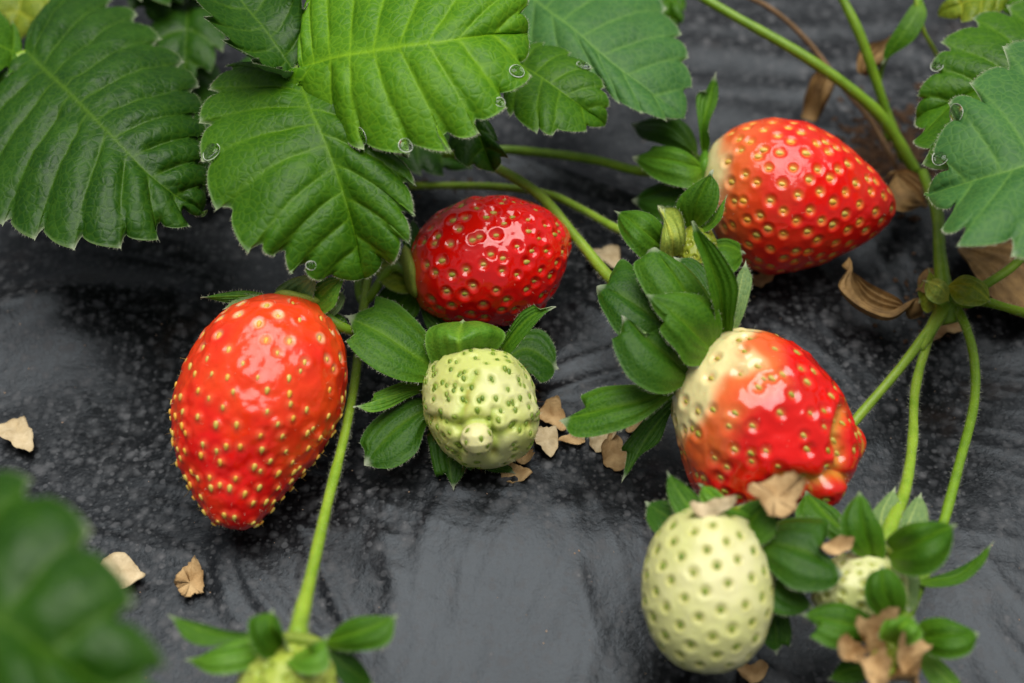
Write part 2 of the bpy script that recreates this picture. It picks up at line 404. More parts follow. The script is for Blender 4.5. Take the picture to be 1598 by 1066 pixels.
def stem(parent, pts, rad, m='stem', hair=60, name='stem', hl=.1, seg=9):
    """pts: (x px, y px, height) ; rad in cm, number or list"""
    W = np.array([P(*q) for q in pts]); rad = [rad]*len(W) if isinstance(rad, (int, float)) else rad
    V, F, p, r, a, b = tube_geo(W, rad, seg=seg)
    o = mesh(name, V, F, M[m], parent)
    if hair:
        L = np.linalg.norm(np.diff(p, axis=0), axis=1).sum(); n = int(hair*L*1.6)
        k = rng.random(n)*(len(p)-1.01); th = rng.random(n)*2*PI
        pi = cat(p, k); i = k.astype(int)
        d = np.cos(th)[:, None]*a[i]+np.sin(th)[:, None]*b[i]
        tt = unit(p[np.minimum(i+1, len(p)-1)]-p[i])
        hairs(o, pi+d*r[i][:, None]*.95, d+tt*.3*rng.normal(size=(n, 1)), hl*(.4+rng.random(n)*.7), .0019, 'hair', name='stem_hairs')
    return o

# ------------------------------------------------------------------ blades: leaflets and sepals
def margin_curve(pts, nn=400):
    """polyline through points; a third item 's' keeps a corner sharp; returned by arc length"""
    segs = []; cur = []
    for q in pts:
        cur.append(q[:2])
        if len(q) > 2 and len(cur) > 1: segs.append(cur); cur = [q[:2]]
    if len(cur) > 1: segs.append(cur)
    out = []
    for s in segs:
        c = cat(s, np.linspace(0, len(s)-1, 16*(len(s)-1)+1)); out.append(c if not out else c[1:])
    c = np.concatenate(out); d = np.r_[0, np.cumsum(np.linalg.norm(np.diff(c, axis=0), axis=1))]
    d /= d[-1]; u = np.linspace(0, 1, nn)
    return np.stack([np.interp(u, d, c[:, 0]), np.interp(u, d, c[:, 1])], 1)
BL = {}
def blade(parent, mid, L, R, top='sepal', under='sepal_under', dL=0., dR=0., bulge=0., nu=50, nv=16, th=.02, relief=.035,
          name='sepal', teeth=False, depth=.13, flip=False, fringe=None, tipw=.6, seed=None, label=None, key=None, wav=.09, veinoff=.0):
    """mid: (px,py,h) from base to tip. L, R: outline points between base and tip.
       teeth=True: L and R list the tooth tips and the notches are grown between them."""
    mid = np.array(mid, float); nm = len(mid)
    if seed is None: seed = int(abs(mid[-1, 0]*3+mid[-1, 1]*7)) % 997
    if fringe is None: fringe = 28 if name == 'sepal' else 0
    base, tip = tuple(mid[0][:2]), tuple(mid[-1][:2])
    mm = cat(mid, np.linspace(0, nm-1, 200)); d = np.r_[0, np.cumsum(np.linalg.norm(np.diff(mm[:, :2], axis=0), axis=1))]; d /= d[-1]
    midat = lambda u: np.stack([np.interp(u, d, mm[:, k]) for k in range(3)], -1)
    sides = []
    for side, pts, dh in ((-1, L, dL), (1, R, dR)):
        u = np.linspace(0, 1, nu)
        if teeth:
            tips = [base]+[p[:2] for p in pts]+[tip]; n = len(tips)-1
            # finer sampling, with rows exactly on the tooth tips
            per = max(8, int(nu/n)); u = np.linspace(0, n, per*n+1)/n
            E = cat(tips, u*n); x = (u*n) % 1.0
            rq = np.random.default_rng(seed*10+side+5)
            vd = (.75+.5*rq.random(n+1))[np.minimum((u*n).astype(int), n)]
            f = np.where(x < .17, np.sin(PI/2*x/.17)**.8, 1-np.sin(PI/2*np.clip((x-.17)/.83, 0, 1))**.58)
            f = np.where((x < 1e-6) | (x > 1-1e-6), -.08, f)
            amp = depth*vd*np.clip(u*n/1.2, 0, 1)
            gu = np.clip((u-.03)/.97, 0, 1)**1.55
            Mu = midat(gu)
            # towards the tip of the blade the inward direction turns back along the midrib
            inn = midat(np.clip(gu-.10*u, 0, 1))[:, :2]
            leng = np.linalg.norm(np.array(tips)[1:]-np.array(tips)[:-1], axis=1).mean()
            E0 = E; dirv = unit(inn-E); E = E+dirv*(amp*f*leng*3.6)[:, None]
            vein = np.abs(((u*n+.5) % 1.0)-.5)*2        # 0 on a vein
        else:
            mc = margin_curve([base]+list(pts)+[tip]); E = np.stack([np.interp(u, np.linspace(0, 1, 400), mc[:, k]) for k in (0, 1)], 1)
            gu = u; Mu = midat(gu); n = 0; vein = None; E0 = None
        if not teeth:      # a short sharp point at the end of the blade
            td = unit(np.array(tip, float)-midat(np.array([.8]))[0, :2]); E = E+td[None]*(np.clip((u-.94)/.06, 0, 1)**2*5.0)[:, None]
            Mu = Mu.copy(); Mu[:, :2] += td[None]*(np.clip((u-.94)/.06, 0, 1)**2*5.0)[:, None]
        env = np.sin(PI*np.clip(u, 0, 1)**.8)**.7
        hM = Mu[:, 2]; hE = hM+dh*env
        PM = PV(Mu[:, 0], Mu[:, 1], hM); PE = PV(E[:, 0], E[:, 1], hE)
        v = np.linspace(0, 1, nv)
        if E0 is None: S = PM[:, None]*(1-v)[None, :, None]+PE[:, None]*v[None, :, None]
        else:      # the teeth only bend the surface near the margin, so no crease runs inwards from them
            P0 = PV(E0[:, 0], E0[:, 1], hE); off_ = PE-P0
            pw = np.clip(.8*np.linalg.norm(P0-PM, axis=1)/(np.linalg.norm(off_, axis=1)+1e-6), 1, 4.0)
            kk_ = np.exp(-np.linspace(-1.6, 1.6, 21)**2); kk_ /= kk_.sum(); pw = np.convolve(np.pad(pw, 10, mode='edge'), kk_, 'valid')
            S = PM[:, None]*(1-v)[None, :, None]+P0[:, None]*v[None, :, None]+off_[:, None]*(v[None]**pw[:, None])[..., None]
        # crown: sepals arch over the midrib, leaflets swell on both sides of it
        S[..., 2] += (bulge*(1.6*v*(1-v)+.55*(1-v*v)) if not teeth else bulge*(2.4*v*(1-v)+.4*(1-v*v)))[None]*env[:, None]
        if teeth:   # veins bow towards the tip
            dm = unit(np.gradient(PM, axis=0)); ln = np.linalg.norm(PE-PM, axis=1)
            S -= dm[:, None]*((v*(1-v))[None]*(ln*.22)[:, None]*np.clip(1.1-u, 0, 1)[:, None])[..., None]
        sides.append((S, u, v, vein, n, env))
    tverts = []; tops = []; col = []; F = []; MI = []; off = 0; edgeinfo = []
    for si, (S, u, v, vein, n, env) in enumerate(sides):
        nr = S.shape[0]
        du = np.gradient(S, axis=0); dv = np.gradient(S, axis=1)
        nn = np.cross(du, dv)*(-1 if si == 0 else 1)
        bad = np.linalg.norm(nn, axis=-1) < 1e-7
        nn = unit(nn); mnn = unit(nn[nr//4:3*nr//4].reshape(-1, 3).mean(0)); nn[bad] = mnn
        if si == 0: m0 = mnn
        sides[si] = sides[si]+(nn, mnn)
    tow = unit(CAM-sides[0][0].reshape(-1, 3).mean(0))
    s = 1.0 if (sides[0][-1]+sides[1][-1])@tow > 0 else -1.0
    if flip: s = -s
    allv = []
    for si, (S, u, v, vein, n, env, nn, mnn) in enumerate(sides):
        nr, ncol = S.shape[:2]; nn = nn*s
        ncm = unit(sides[0][-1]+sides[1][-1])*s; bl_ = np.clip(v*9, 0, 1)[None, :, None]; nn = unit(nn*bl_+ncm*(1-bl_))
        # soften normals along the midrib
        if teeth:
            groove = 1-np.exp(-(vein[:, None]/.22)**2)*np.ones((1, ncol))
            puff = np.sin(PI*np.clip(vein*.5+.0, 0, 1))[:, None]
            ve = np.clip(v*4, 0, 1)[None]*(1-.45*v)[None]
            hgt = relief*(groove*.45+puff*1.15-.8)*ve*np.clip(u*6, 0, 1)[:, None]
            # secondary forks near the margin
            mg = -relief*.9*np.exp(-(v/.05)**2)[None]*np.clip(1.05-u, 0, 1)[:, None]
            hgt = hgt+mg
            qn = S*1.0
            hgt = hgt*np.clip(v*5, 0, 1)[None]+relief*.22*vnoise(qn, 3.0, seed)+relief*.10*vnoise(qn, 8, seed+3)
            vm = np.exp(-(vein[:, None]/.10)**2)*(1-.6*v)[None]*np.clip(u*9, 0, 1)[:, None]
            vmid = np.exp(-(v/.02)**2)[None]*np.ones((nr, 1))
            cv = np.maximum(vm*.75, vmid)
        else:
            hgt = -relief*.0*np.ones((nr, ncol))
            hgt = hgt+relief*.45*(1-np.exp(-(v/.1)**2))[None]*(1+np.cos(v*PI*6))[None]*np.sin(PI*u)[:, None]
            cv = (np.exp(-(v/.07)**2)[None]+.25*np.clip(np.cos(v*PI*5-.6), 0, 1)[None]**6)*(1-.5*u)[:, None]
            # pale green fading in at the base of the sepal
            cv = np.maximum(cv, 1.2*np.exp(-(u/.20)**2)[:, None]*np.ones((1, ncol)))
        hgt = hgt+wav*vnoise(S, .8, seed+11)
        T = S+nn*hgt[..., None]
        thk = th*(1-.75*v**4)[None]*np.ones((nr, 1))
        B = T-nn*thk[..., None]
        ce = np.clip((v-.965)/.035, 0, 1)[None]*np.clip(u*4, 0, 1)[:, None] if not teeth else np.clip((v-.975)/.025, 0, 1)[None]*np.clip(u*6, 0, 1)[:, None]
        if teeth: ct = np.exp(-(vein[:, None]/.16)**2)*np.clip((v-.94)/.06, 0, 1)[None]*.45*np.clip(u*8-.5, 0, 1)[:, None]
        else: ct = tipw*np.clip((u-.93)/.07, 0, 1)[:, None]*np.ones((1, ncol))
        cc = np.stack([cv+0*ce, ce+0*cv, ct+0*cv], -1).reshape(-1, 3)
        gf = grid_faces(nr, ncol, off); k = nr*ncol
        order = (s > 0) != (si == 0)
        ft = gf if order else gf[:, ::-1]; fb = gf[:, ::-1] if order else gf
        e = off+np.arange(nr)*ncol+ncol-1
        rim = np.stack([e[:-1], e[1:], e[1:]+k, e[:-1]+k], 1); rim = rim if order else rim[:, ::-1]
        F += [ft, fb+k, rim]; MI += [np.zeros(len(ft)), np.ones(len(fb)), np.zeros(len(rim))]
        allv += [T.reshape(-1, 3), B.reshape(-1, 3)]; col += [cc, cc]; off += 2*k
        edgeinfo.append((T[:, -1], unit(T[:, -1]-T[:, -2]), nn[:, -1])); tops.append((T, nn))
    V = np.concatenate(allv)
    o = mesh(name, V, np.concatenate(F), [M[top], M[under]], parent, mi=np.concatenate(MI), col=np.concatenate(col))
    if label: o['label'] = label
    BL[key or o.name] = (np.concatenate([t[0].reshape(-1, 3) for t in tops]), np.concatenate([t[1].reshape(-1, 3) for t in tops]))
    if fringe:
        B = []; D = []
        for T, D0, nn in edgeinfo:
            L_ = np.linalg.norm(np.diff(T, axis=0), axis=1).sum(); n = int(L_*fringe)
            k = rng.random(n)*(len(T)-1.01); i = k.astype(int); f = (k-i)[:, None]
            B.append(T[i]*(1-f)+T[i+1]*f); D.append(D0[i]+.35*rng.normal(size=(n, 3)))
        B = np.concatenate(B); hairs(o, B, np.concatenate(D), .03+.06*rng.random(len(B)), .0024, 'hair', name='leaf_hairs')
    return o
def on_blade(keys, x, y):
    best = None
    for k in keys:
        V, Nn = BL[k]; px, py = proj(V); q = (px-x)**2+(py-y)**2; i = q.argmin()
        if best is None or q[i] < best[0]: best = (q[i], V[i], Nn[i])
    return best[1], best[2]

# ------------------------------------------------------------------ fruits
def fruit(parent, base, tip, S1, S2, colour, mat_='flesh_red', seeds=170, seedm='seed_yellow', size=.085, dimple=.055, dimr=.15,
          lobes=(), kd=1.0, nr=250, nc=340, dens=None, raise_=None, jitter=.06, noise_amp=.03, style=.14, stylem='hair_gold', seed=1, name='flesh',
          fuzz=0, tmin=.06, tmax=.985, grooves=(), puff=.008):
    """base, tip: (px, py, h). S1: outline on the side that is right of a downward axis, S2: the other side."""
    b2 = np.array(base[:2], float); t2 = np.array(tip[:2], float); Lp = np.linalg.norm(t2-b2); a2 = (t2-b2)/Lp; s2 = np.array([a2[1], -a2[0]])
    Bp, Tp = P(*base), P(*tip); ctr = (Bp+Tp)/2; ax = unit(Tp-Bp); L3 = np.linalg.norm(Tp-Bp)
    sv = RGT*s2[0]-UPV*s2[1]; sv = unit(sv-ax*(sv@ax)); nv = unit(np.cross(ax, sv))
    if nv@(CAM-ctr) < 0: nv = -nv
    sc_ = ((ctr-CAM)@FWD)*K
    def prof(pts, sgn):
        q = np.array(pts, float)-b2; t = np.clip(q@a2/Lp, .002, .998); r = np.maximum(q@s2*sgn, .5)
        i = np.argsort(t); t = np.r_[0, t[i], 1]; r2 = np.r_[0, r[i]**2, 0]
        ts = np.linspace(0, 1, 400); y = np.interp(ts, t, r2)
        kk = np.exp(-np.linspace(-2, 2, 25)**2); kk /= kk.sum()
        yp = np.r_[-y[12:0:-1], y, -y[-2:-14:-1]]; y = np.convolve(yp, kk, 'valid')
        return ts, np.sqrt(np.maximum(y, 0))*sc_
    ts, r1 = prof(S1, 1); _, r2 = prof(S2, -1)
    def surf(w_, ph):
        t = (1-np.cos(PI*w_))/2
        a = np.interp(t, ts, r1); c = np.interp(t, ts, r2); m_ = (a+c)/2
        return Bp+ax*(L3*t)[..., None]+sv*((a-c)/2+m_*np.cos(ph))[..., None]+nv*(kd*m_*np.sin(ph))[..., None]
    LB = [(P(x, y, base[2]*.5+tip[2]*.5)+unit(CAM-ctr)*dz*sc_, rr*sc_) for x, y, dz, rr in lobes]
    def lob(Q):
        if not LB: return Q, np.zeros(Q.shape[:-1])
        d = Q-ctr; r = np.linalg.norm(d, axis=-1); u = d/np.maximum(r, 1e-9)[..., None]
        rs = [r]
        for c_, R_ in LB:
            oc = c_-ctr; bq = u@oc; disc = bq*bq-(oc@oc-R_*R_)
            rs.append(np.where(disc > 0, bq+np.sqrt(np.maximum(disc, 0)), 0))
        A = np.stack(rs, -1); kq = 11.0
        mx = A.max(-1, keepdims=True); sm = mx[..., 0]+np.log(np.exp(kq*(A-mx)).sum(-1))/kq
        srt = np.sort(A, -1); crease = np.exp(-((srt[..., -1]-srt[..., -2])/.06)**2)
        return ctr+u*sm[..., None], crease
    w_ = np.linspace(.004, .996, nr); ph = np.arange(nc)/nc*2*PI
    Wg, Pg = np.meshgrid(w_, ph, indexing='ij'); Q = surf(Wg, Pg)
    T = (1-np.cos(PI*Wg))/2
    Q, crease = lob(Q)
    Q = Q+unit(Q-(Bp+ax*(((Q-Bp)@ax)[..., None])))*(noise_amp*fbm(Q, 1.1, seed, 3))[..., None]
    Q = Q+unit(Q-ctr)*(puff*(vnoise(Q, 4.5, seed+20)+.5*vnoise(Q, 9, seed+21)))[..., None]
    if grooves:      # folds of the flesh on the side seen here: (pixel polyline, half width px, depth cm)
        qx, qy = proj(Q); vdir = unit(CAM-ctr); facing = sstep(.0, .45, ((unit(Q-ctr))@vdir))
        for pl, gw, gd in grooves:
            dm_ = None; pl2 = cat(pl, np.linspace(0, len(pl)-1, 6*len(pl)))
            for a_, b_ in zip(pl2[:-1], pl2[1:]):
                d_, _t = seg_dist(qx, qy, a_, b_); dm_ = d_ if dm_ is None else np.minimum(dm_, d_)
            gq = (np.exp(-(dm_/gw)**2)-.35*np.exp(-((dm_-2.2*gw)/(1.3*gw))**2))*facing
            Q = Q-unit(Q-ctr)*(gd*gq)[..., None]; crease = np.maximum(crease, np.exp(-(dm_/(gw*.8))**2)*facing)
    def normals(Q):
        du = np.gradient(Q, axis=0); dp = np.roll(Q, -1, 1)-np.roll(Q, 1, 1)
        n_ = unit(np.cross(du, dp)); s_ = np.sign(((Q-ctr)*n_).sum(-1).mean()); return n_*s_
    Nn = normals(Q)
    # seeds: golden-angle arrangement, equal area, thinned by dens(t)
    tt = np.linspace(tmin, tmax, 600); rr = np.interp(tt, ts, (r1+r2)/2)
    drr = np.gradient(rr, tt*L3); wgt = rr*np.sqrt(1+drr**2)
    if dens is not None: wgt = wgt*dens(tt)
    cs = np.cumsum(wgt); cs /= cs[-1]
    sr = np.random.default_rng(seed)
    st = np.interp((np.arange(seeds)+.5)/seeds, cs, tt); sp = (np.arange(seeds)*2.399963+.4) % (2*PI)
    st = np.clip(st+sr.normal(size=seeds)*jitter*.25, tmin, tmax); sp = sp+sr.normal(size=seeds)*jitter
    wi = np.arccos(np.clip(1-2*st, -1, 1))/PI
    ii = np.clip(np.round((wi-.004)/.992*(nr-1)).astype(int), 1, nr-2); jj = np.round(sp/(2*PI)*nc).astype(int) % nc
    SP = Q[ii, jj]; SN = Nn[ii, jj]
    ssz = size*(.72+.45*sr.random(seeds))
    Vf = Q.reshape(-1, 3); Nf = Nn.reshape(-1, 3); Tf = T.reshape(-1)
    dmin = np.full(len(Vf), 9.0)
    disp = np.zeros(len(Vf)); amp = np.full(seeds, 1.0) if raise_ is None else raise_(st)
    dr = dimr*(.8+.4*sr.random(seeds))
    for k in range(seeds):
        lo = max(0, ii[k]-60); hi = min(nr, ii[k]+61)
        sl = slice(lo*nc, hi*nc); dd = np.linalg.norm(Vf[sl]-SP[k], axis=1)
        dmin[sl] = np.minimum(dmin[sl], dd)
        g_ = np.exp(-(dd/dr[k])**2); ring = np.exp(-((dd-dr[k]*1.35)/(dr[k]*.5))**2)
        disp[sl] += amp[k]*(-dimple*g_+.25*dimple*ring)
    Vd = Vf+Nf*disp[:, None]
    colr = colour(Tf, Pg.reshape(-1), Vf, dmin, crease.reshape(-1))
    capA, capB = Vd[:nc].mean(0), Vd[-nc:].mean(0)
    V = np.vstack([Vd, capA, capB]); i0 = len(Vd)
    F = list(grid_faces(nr, nc, closed=True))
    F += [[i0, (j+1) % nc, j] for j in range(nc)]+[[i0+1, (nr-1)*nc+j, (nr-1)*nc+(j+1) % nc] for j in range(nc)]
    cl = np.vstack([colr, colr[0], colr[-1]])
    # outward winding
    f0 = F[(nr//2)*nc]; a_, b_, c_ = V[f0[0]], V[f0[1]], V[f0[2]]
    if np.cross(b_-a_, c_-a_)@(a_-ctr) < 0: F = [list(f)[::-1] for f in F]
    fo = mesh(name, V, F, M[mat_], parent, col=cl)
    # seed bodies: small teardrops lying along the fruit
    idx = ii*nc+jj; SPd = Vd[idx]; tdir = ax-SN*(SN@ax)[:, None]; tdir = unit(tdir); bd = np.cross(SN, tdir)
    ru, rv = 7, 8; uu = np.linspace(.02, .98, ru)*PI; vv = np.arange(rv)/rv*2*PI
    lx = -np.cos(uu); rad = np.sin(uu)**1.0*(1-.32*lx)*.62
    tm = np.stack([np.repeat(lx, rv), (rad[:, None]*np.cos(vv)).ravel(), (rad[:, None]*np.sin(vv)*.62).ravel()], 1)
    sv_ = (SPd+SN*(ssz*.16)[:, None])[:, None]+(tm[None, :, 0:1]*tdir[:, None]+tm[None, :, 1:2]*bd[:, None]+tm[None, :, 2:3]*SN[:, None])*ssz[:, None, None]
    gf = grid_faces(ru, rv, closed=True); nvv = ru*rv
    SF = (gf[None]+(np.arange(seeds)*nvv)[:, None, None]).reshape(-1, 4).tolist()
    for k in range(seeds): SF.append([k*nvv+q for q in range(rv)][::-1]); SF.append([k*nvv+(ru-1)*rv+q for q in range(rv)])
    mesh('seeds', sv_.reshape(-1, 3), SF, M[seedm], fo)
    if style:
        hairs(fo, SPd+tdir*(ssz*.7)[:, None]*sr.choice([-1, 1], seeds)[:, None], SN+.7*tdir+.7*sr.normal(size=(seeds, 3)), style*(.5+sr.random(seeds)), .0045, stylem, .8, 'seed_hairs')
    if fuzz:
        q = sr.integers(nc*8, (nr-8)*nc, fuzz); hairs(fo, Vd[q], Nf[q]+.5*sr.normal(size=(fuzz, 3)), .09*(.5+sr.random(fuzz)), .0028, 'hair', .5, 'fruit_hairs')
    return fo, Bp, ax
def rgb(*c): return np.array(c, float)
def mixv(a, b, f): f = np.clip(f, 0, 1)[:, None]; return a*(1-f)+b*f
def calyx_disc(parent, c, ax, r, m='lime', name='calyx'):
    a = unit(np.cross(ax, [.3, .2, .9])); b = np.cross(ax, a); ns = 24; rings = [(0, .16), (.5, .17), (.85, .1), (1.0, .0), (.8, -.1), (0, -.12)]
    V = []; 
    for q, z in rings:
        for k in range(ns):
            t = k/ns*2*PI; V.append(c+(a*math.cos(t)+b*math.sin(t))*r*max(q, .01)*(1+.08*math.sin(5*t))-ax*z)
    F = [list(f) for f in grid_faces(len(rings), ns, closed=True)]+[list(range(ns))[::-1], [(len(rings)-1)*ns+k for k in range(ns)]]
    return mesh(name, V, F, M[m], parent, col=np.zeros((len(V), 3)))

RED = rgb(.80, .006, .003); DEEP = rgb(.72, .003, .002); ORG = rgb(.86, .055, .006); CREAM = rgb(.86, .76, .36); YG = rgb(.60, .66, .26); LIME = rgb(.42, .52, .10)

def at_ground(x, y):
    p = P(x, y, 0); return (p[0], p[1], gz(p[0], p[1]))
def patch(Q, s, seed): return fbm(Q, s, seed, 3)

# ------------------------------------------------------------------ strawberries
# --- tall orange-red berry lying at the left
t = thing('strawberry', at_ground(405, 690), 'large orange-red strawberry at the left, tip down, with raised golden seeds', 'strawberry', 'strawberries lying on the black film')
def colA(T, ph, V, dm, cr):
    n = patch(V, .9, 41); c = mixv(ORG, RED, .35+.75*n+.7*sstep(.35, .95, T))
    c = mixv(c, rgb(.80, .16, .03), .7*sstep(.30, .0, T)*(.6+n))
    halo = np.exp(-((dm-.085)/.055)**2)*sstep(.42, .12, T)*(vnoise(V, .7, 77) > -.25)
    c = mixv(c, rgb(.82, .58, .30), halo*.95)
    c = mixv(c, rgb(.80, .26, .09), .55*np.exp(-(dm/.10)**2)*sstep(.3, .6, T))
    return c
f, Bp, ax = fruit(t, (440, 468, 2.9), (370, 826, 1.0),
    [(500, 478), (522, 512), (538, 555), (541, 600), (532, 652), (505, 705), (468, 745), (432, 782), (402, 816)],
    [(400, 468), (352, 487), (312, 525), (284, 580), (271, 635), (276, 700), (297, 755), (320, 795), (342, 820)],
    colA, seeds=240, size=.084, dimple=.06, dimr=.12, dens=lambda u: .62+.75*sstep(.3, .85, u), raise_=lambda u: .9-1.45*sstep(.25, .6, u),
    mat_='flesh_soft', seed=11, noise_amp=.05, puff=.018, style=.16, tmin=.05, seedm='seed_yellow', fuzz=260, kd=.93)
cx = calyx_disc(t, P(462, 474, 2.95), ax, .75, 'lime')
blade(cx, [(432, 470, 3.0), (390, 462, 3.2), (318, 464, 3.2)], [(425, 482), (395, 474), (355, 471)], [(412, 459), (380, 455), (345, 459)], dL=-.2, tipw=.7)
blade(cx, [(440, 470, 3.0), (400, 470, 3.15), (352, 484, 3.0)], [(420, 478), (390, 477), (368, 483)], [(420, 464), (390, 463), (365, 472)], top='sepal_under')
blade(cx, [(455, 470, 2.9), (470, 450, 3.5), (489, 431, 3.9)], [(436, 462), (430, 452), (452, 436), (476, 429)], [(482, 468), (490, 455), (492, 442)], top='sepal_under', tipw=.5)
blade(cx, [(480, 486, 2.9), (508, 460, 3.4), (537, 433, 3.8)], [(470, 470), (484, 452), (508, 438)], [(500, 492), (522, 478), (530, 455)], top='sepal_fresh', dL=.1, bulge=.1, tipw=.7)
blade(cx, [(490, 492, 2.6), (518, 485, 2.9), (534, 455, 3.1)], [(500, 478), (522, 458)], [(508, 499), (528, 488), (538, 468)], top='sepal_under')
blade(cx, [(470, 480, 2.6), (500, 497, 2.7), (548, 512, 2.6)], [(500, 507), (525, 518)], [(505, 484), (535, 493)], top='sepal', tipw=.5)
stem(t, [(470, 478, 2.9), (505, 492, 2.9), (545, 515, 2.5), (600, 520, 1.5), (640, 540, .7), (640, 500, .6)], [.2, .13, .12, .11, .11, .11], 'stem_deep', 60)

# --- deep red berry in the middle
t = thing('strawberry', at_ground(765, 460), 'deep red glossy ripe strawberry in the middle, behind the lumpy green one', 'strawberry', 'strawberries lying on the black film')
def colB(T, ph, V, dm, cr):
    n = patch(V, .9, 42); c = mixv(DEEP, RED, .6+.6*n)
    c = mixv(c, rgb(.70, .09, .02), .8*sstep(.12, .0, T))
    c = mixv(c, rgb(.72, .30, .13), .8*np.exp(-((dm-.05)/.05)**2)*sstep(.66, .25, T))
    return c
f, Bp, ax = fruit(t, (636, 420, 1.9), (890, 372, 1.9),
    [(640, 392), (655, 358), (682, 330), (728, 309), (785, 304), (835, 317), (872, 343), (888, 362)],
    [(640, 452), (656, 480), (690, 501), (742, 511), (792, 508), (838, 488), (866, 455), (886, 400)],
    colB, seeds=185, size=.085, dimple=.075, dimr=.13, seed=12, noise_amp=.04, style=.15, fuzz=160, kd=.95, seedm='seed_olive')
cx = calyx_disc(t, P(640, 425, 1.9), ax, .7, 'lime')
blade(cx, [(650, 432, 1.6), (618, 418, 1.5), (585, 412, 1.2)], [(640, 458), (610, 455), (588, 432)], [(650, 405), (620, 398), (595, 402)], top='leaf_yellow', name='sepal')
blade(cx, [(650, 450, 1.2), (622, 478, 1.0), (592, 492, .9)], [(655, 485), (635, 505), (605, 505)], [(628, 440), (598, 455), (588, 478)], top='sepal')
blade(cx, [(650, 405, 2.2), (640, 372, 2.4), (645, 345, 2.3)], [(640, 400), (628, 375)], [(662, 400), (658, 370)], top='sepal_dark')
blade(cx, [(655, 470, 1.2), (670, 500, 1.0), (700, 520, .8)], [(665, 510), (685, 522)], [(680, 480), (700, 500)], top='sepal_dark')
stem(t, [(640, 425, 1.9), (610, 420, 1.6), (570, 470, .9), (560, 440, .9), (575, 400, .8)], .12, 'stem_deep', 40)

# --- lumpy pale green berry, centre
t = thing('strawberry', at_ground(748, 690), 'small lumpy unripe pale green strawberry with a round knob on its end and spread sepals', 'strawberry', 'strawberries lying on the black film')
def colC(T, ph, V, dm, cr):
    n = patch(V, 1.2, 43); c = mixv(rgb(.60, .66, .20), rgb(.70, .72, .33), .5+n)
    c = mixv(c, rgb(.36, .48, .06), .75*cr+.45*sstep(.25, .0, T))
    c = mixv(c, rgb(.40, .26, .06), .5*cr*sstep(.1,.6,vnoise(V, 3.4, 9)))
    c = mixv(c, rgb(.36, .46, .07), .55*np.exp(-((dm-.04)/.055)**2))
    return c
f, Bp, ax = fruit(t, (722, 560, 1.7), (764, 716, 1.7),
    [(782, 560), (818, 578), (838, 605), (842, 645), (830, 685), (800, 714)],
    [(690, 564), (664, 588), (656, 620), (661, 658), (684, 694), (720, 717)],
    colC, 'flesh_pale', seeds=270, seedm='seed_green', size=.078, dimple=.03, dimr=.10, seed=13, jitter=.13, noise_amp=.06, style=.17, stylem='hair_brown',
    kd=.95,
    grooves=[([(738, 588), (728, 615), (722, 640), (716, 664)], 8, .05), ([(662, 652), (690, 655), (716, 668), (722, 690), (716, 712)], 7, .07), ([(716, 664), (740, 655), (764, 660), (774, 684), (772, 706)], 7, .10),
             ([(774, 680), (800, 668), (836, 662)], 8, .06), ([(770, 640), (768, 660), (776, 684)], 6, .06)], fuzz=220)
kn, _b, _a = fruit(f, (744, 662, 2.75), (747, 709, 2.15), [(758, 664), (767, 674), (770, 686), (765, 699), (756, 707)], [(731, 665), (722, 675), (720, 688), (726, 700), (737, 707)],
    lambda T, ph, V, dm, cr: mixv(mixv(rgb(.70, .70, .30), rgb(.74, .72, .36), .5+patch(V, 2, 50)), rgb(.36, .46, .07), .55*np.exp(-(dm/.07)**2)), 'flesh_pale', seeds=12, seedm='seed_green',
    size=.075, dimple=.03, dimr=.09, nr=90, nc=110, seed=3, jitter=.2, noise_amp=.02, style=.10, stylem='hair_brown', kd=1.1, name='knob', tmin=.12, tmax=.95)
cx = calyx_disc(t, P(700, 585, 1.3), ax, .85, 'lime')
blade(cx, [(715, 600, 1.5), (650, 560, 2.2), (600, 525, 2.6), (542, 493, 2.7)], [(653, 597), (617, 592), (582, 575), (553, 550), (539, 530, 's'), (552, 521, 's')], [(676, 563), (671, 535), (650, 503), (618, 473), (587, 462, 's'), (584, 478, 's')], bulge=.15, dL=.1, tipw=.9, nu=60)
blade(cx, [(724, 590, 1.7), (716, 545, 2.9), (722, 503, 2.7)], [(685, 575), (668, 548), (667, 518), (690, 505)], [(758, 560), (778, 540), (786, 521), (760, 507)], top='sepal_fresh', bulge=.5, dL=-.3, dR=-.3)
blade(cx, [(765, 575, 1.6), (800, 522, 2.4), (830, 492, 2.8), (862, 480, 3.0)], [(790, 560), (815, 530), (838, 502), (850, 489, 's')], [(768, 550), (792, 517), (812, 488), (833, 475, 's'), (842, 484, 's')], dL=.1, dR=.15, tipw=.8)
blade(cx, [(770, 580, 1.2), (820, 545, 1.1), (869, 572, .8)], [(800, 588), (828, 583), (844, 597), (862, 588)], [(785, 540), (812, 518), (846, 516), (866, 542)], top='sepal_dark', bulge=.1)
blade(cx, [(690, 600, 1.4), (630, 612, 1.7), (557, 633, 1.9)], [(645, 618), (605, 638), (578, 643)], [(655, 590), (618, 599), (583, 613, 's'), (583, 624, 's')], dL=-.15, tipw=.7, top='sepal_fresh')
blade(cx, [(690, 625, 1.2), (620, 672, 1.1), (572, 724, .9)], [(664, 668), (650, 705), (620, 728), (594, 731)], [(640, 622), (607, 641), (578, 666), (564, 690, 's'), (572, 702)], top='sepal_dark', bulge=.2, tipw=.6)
blade(cx, [(705, 660, .8), (700, 715, .6), (707, 762, .4)], [(748, 700), (742, 726), (729, 729), (722, 744)], [(669, 672), (671, 706), (678, 742, 's'), (693, 731, 's')], top='sepal_dark', tipw=.7)
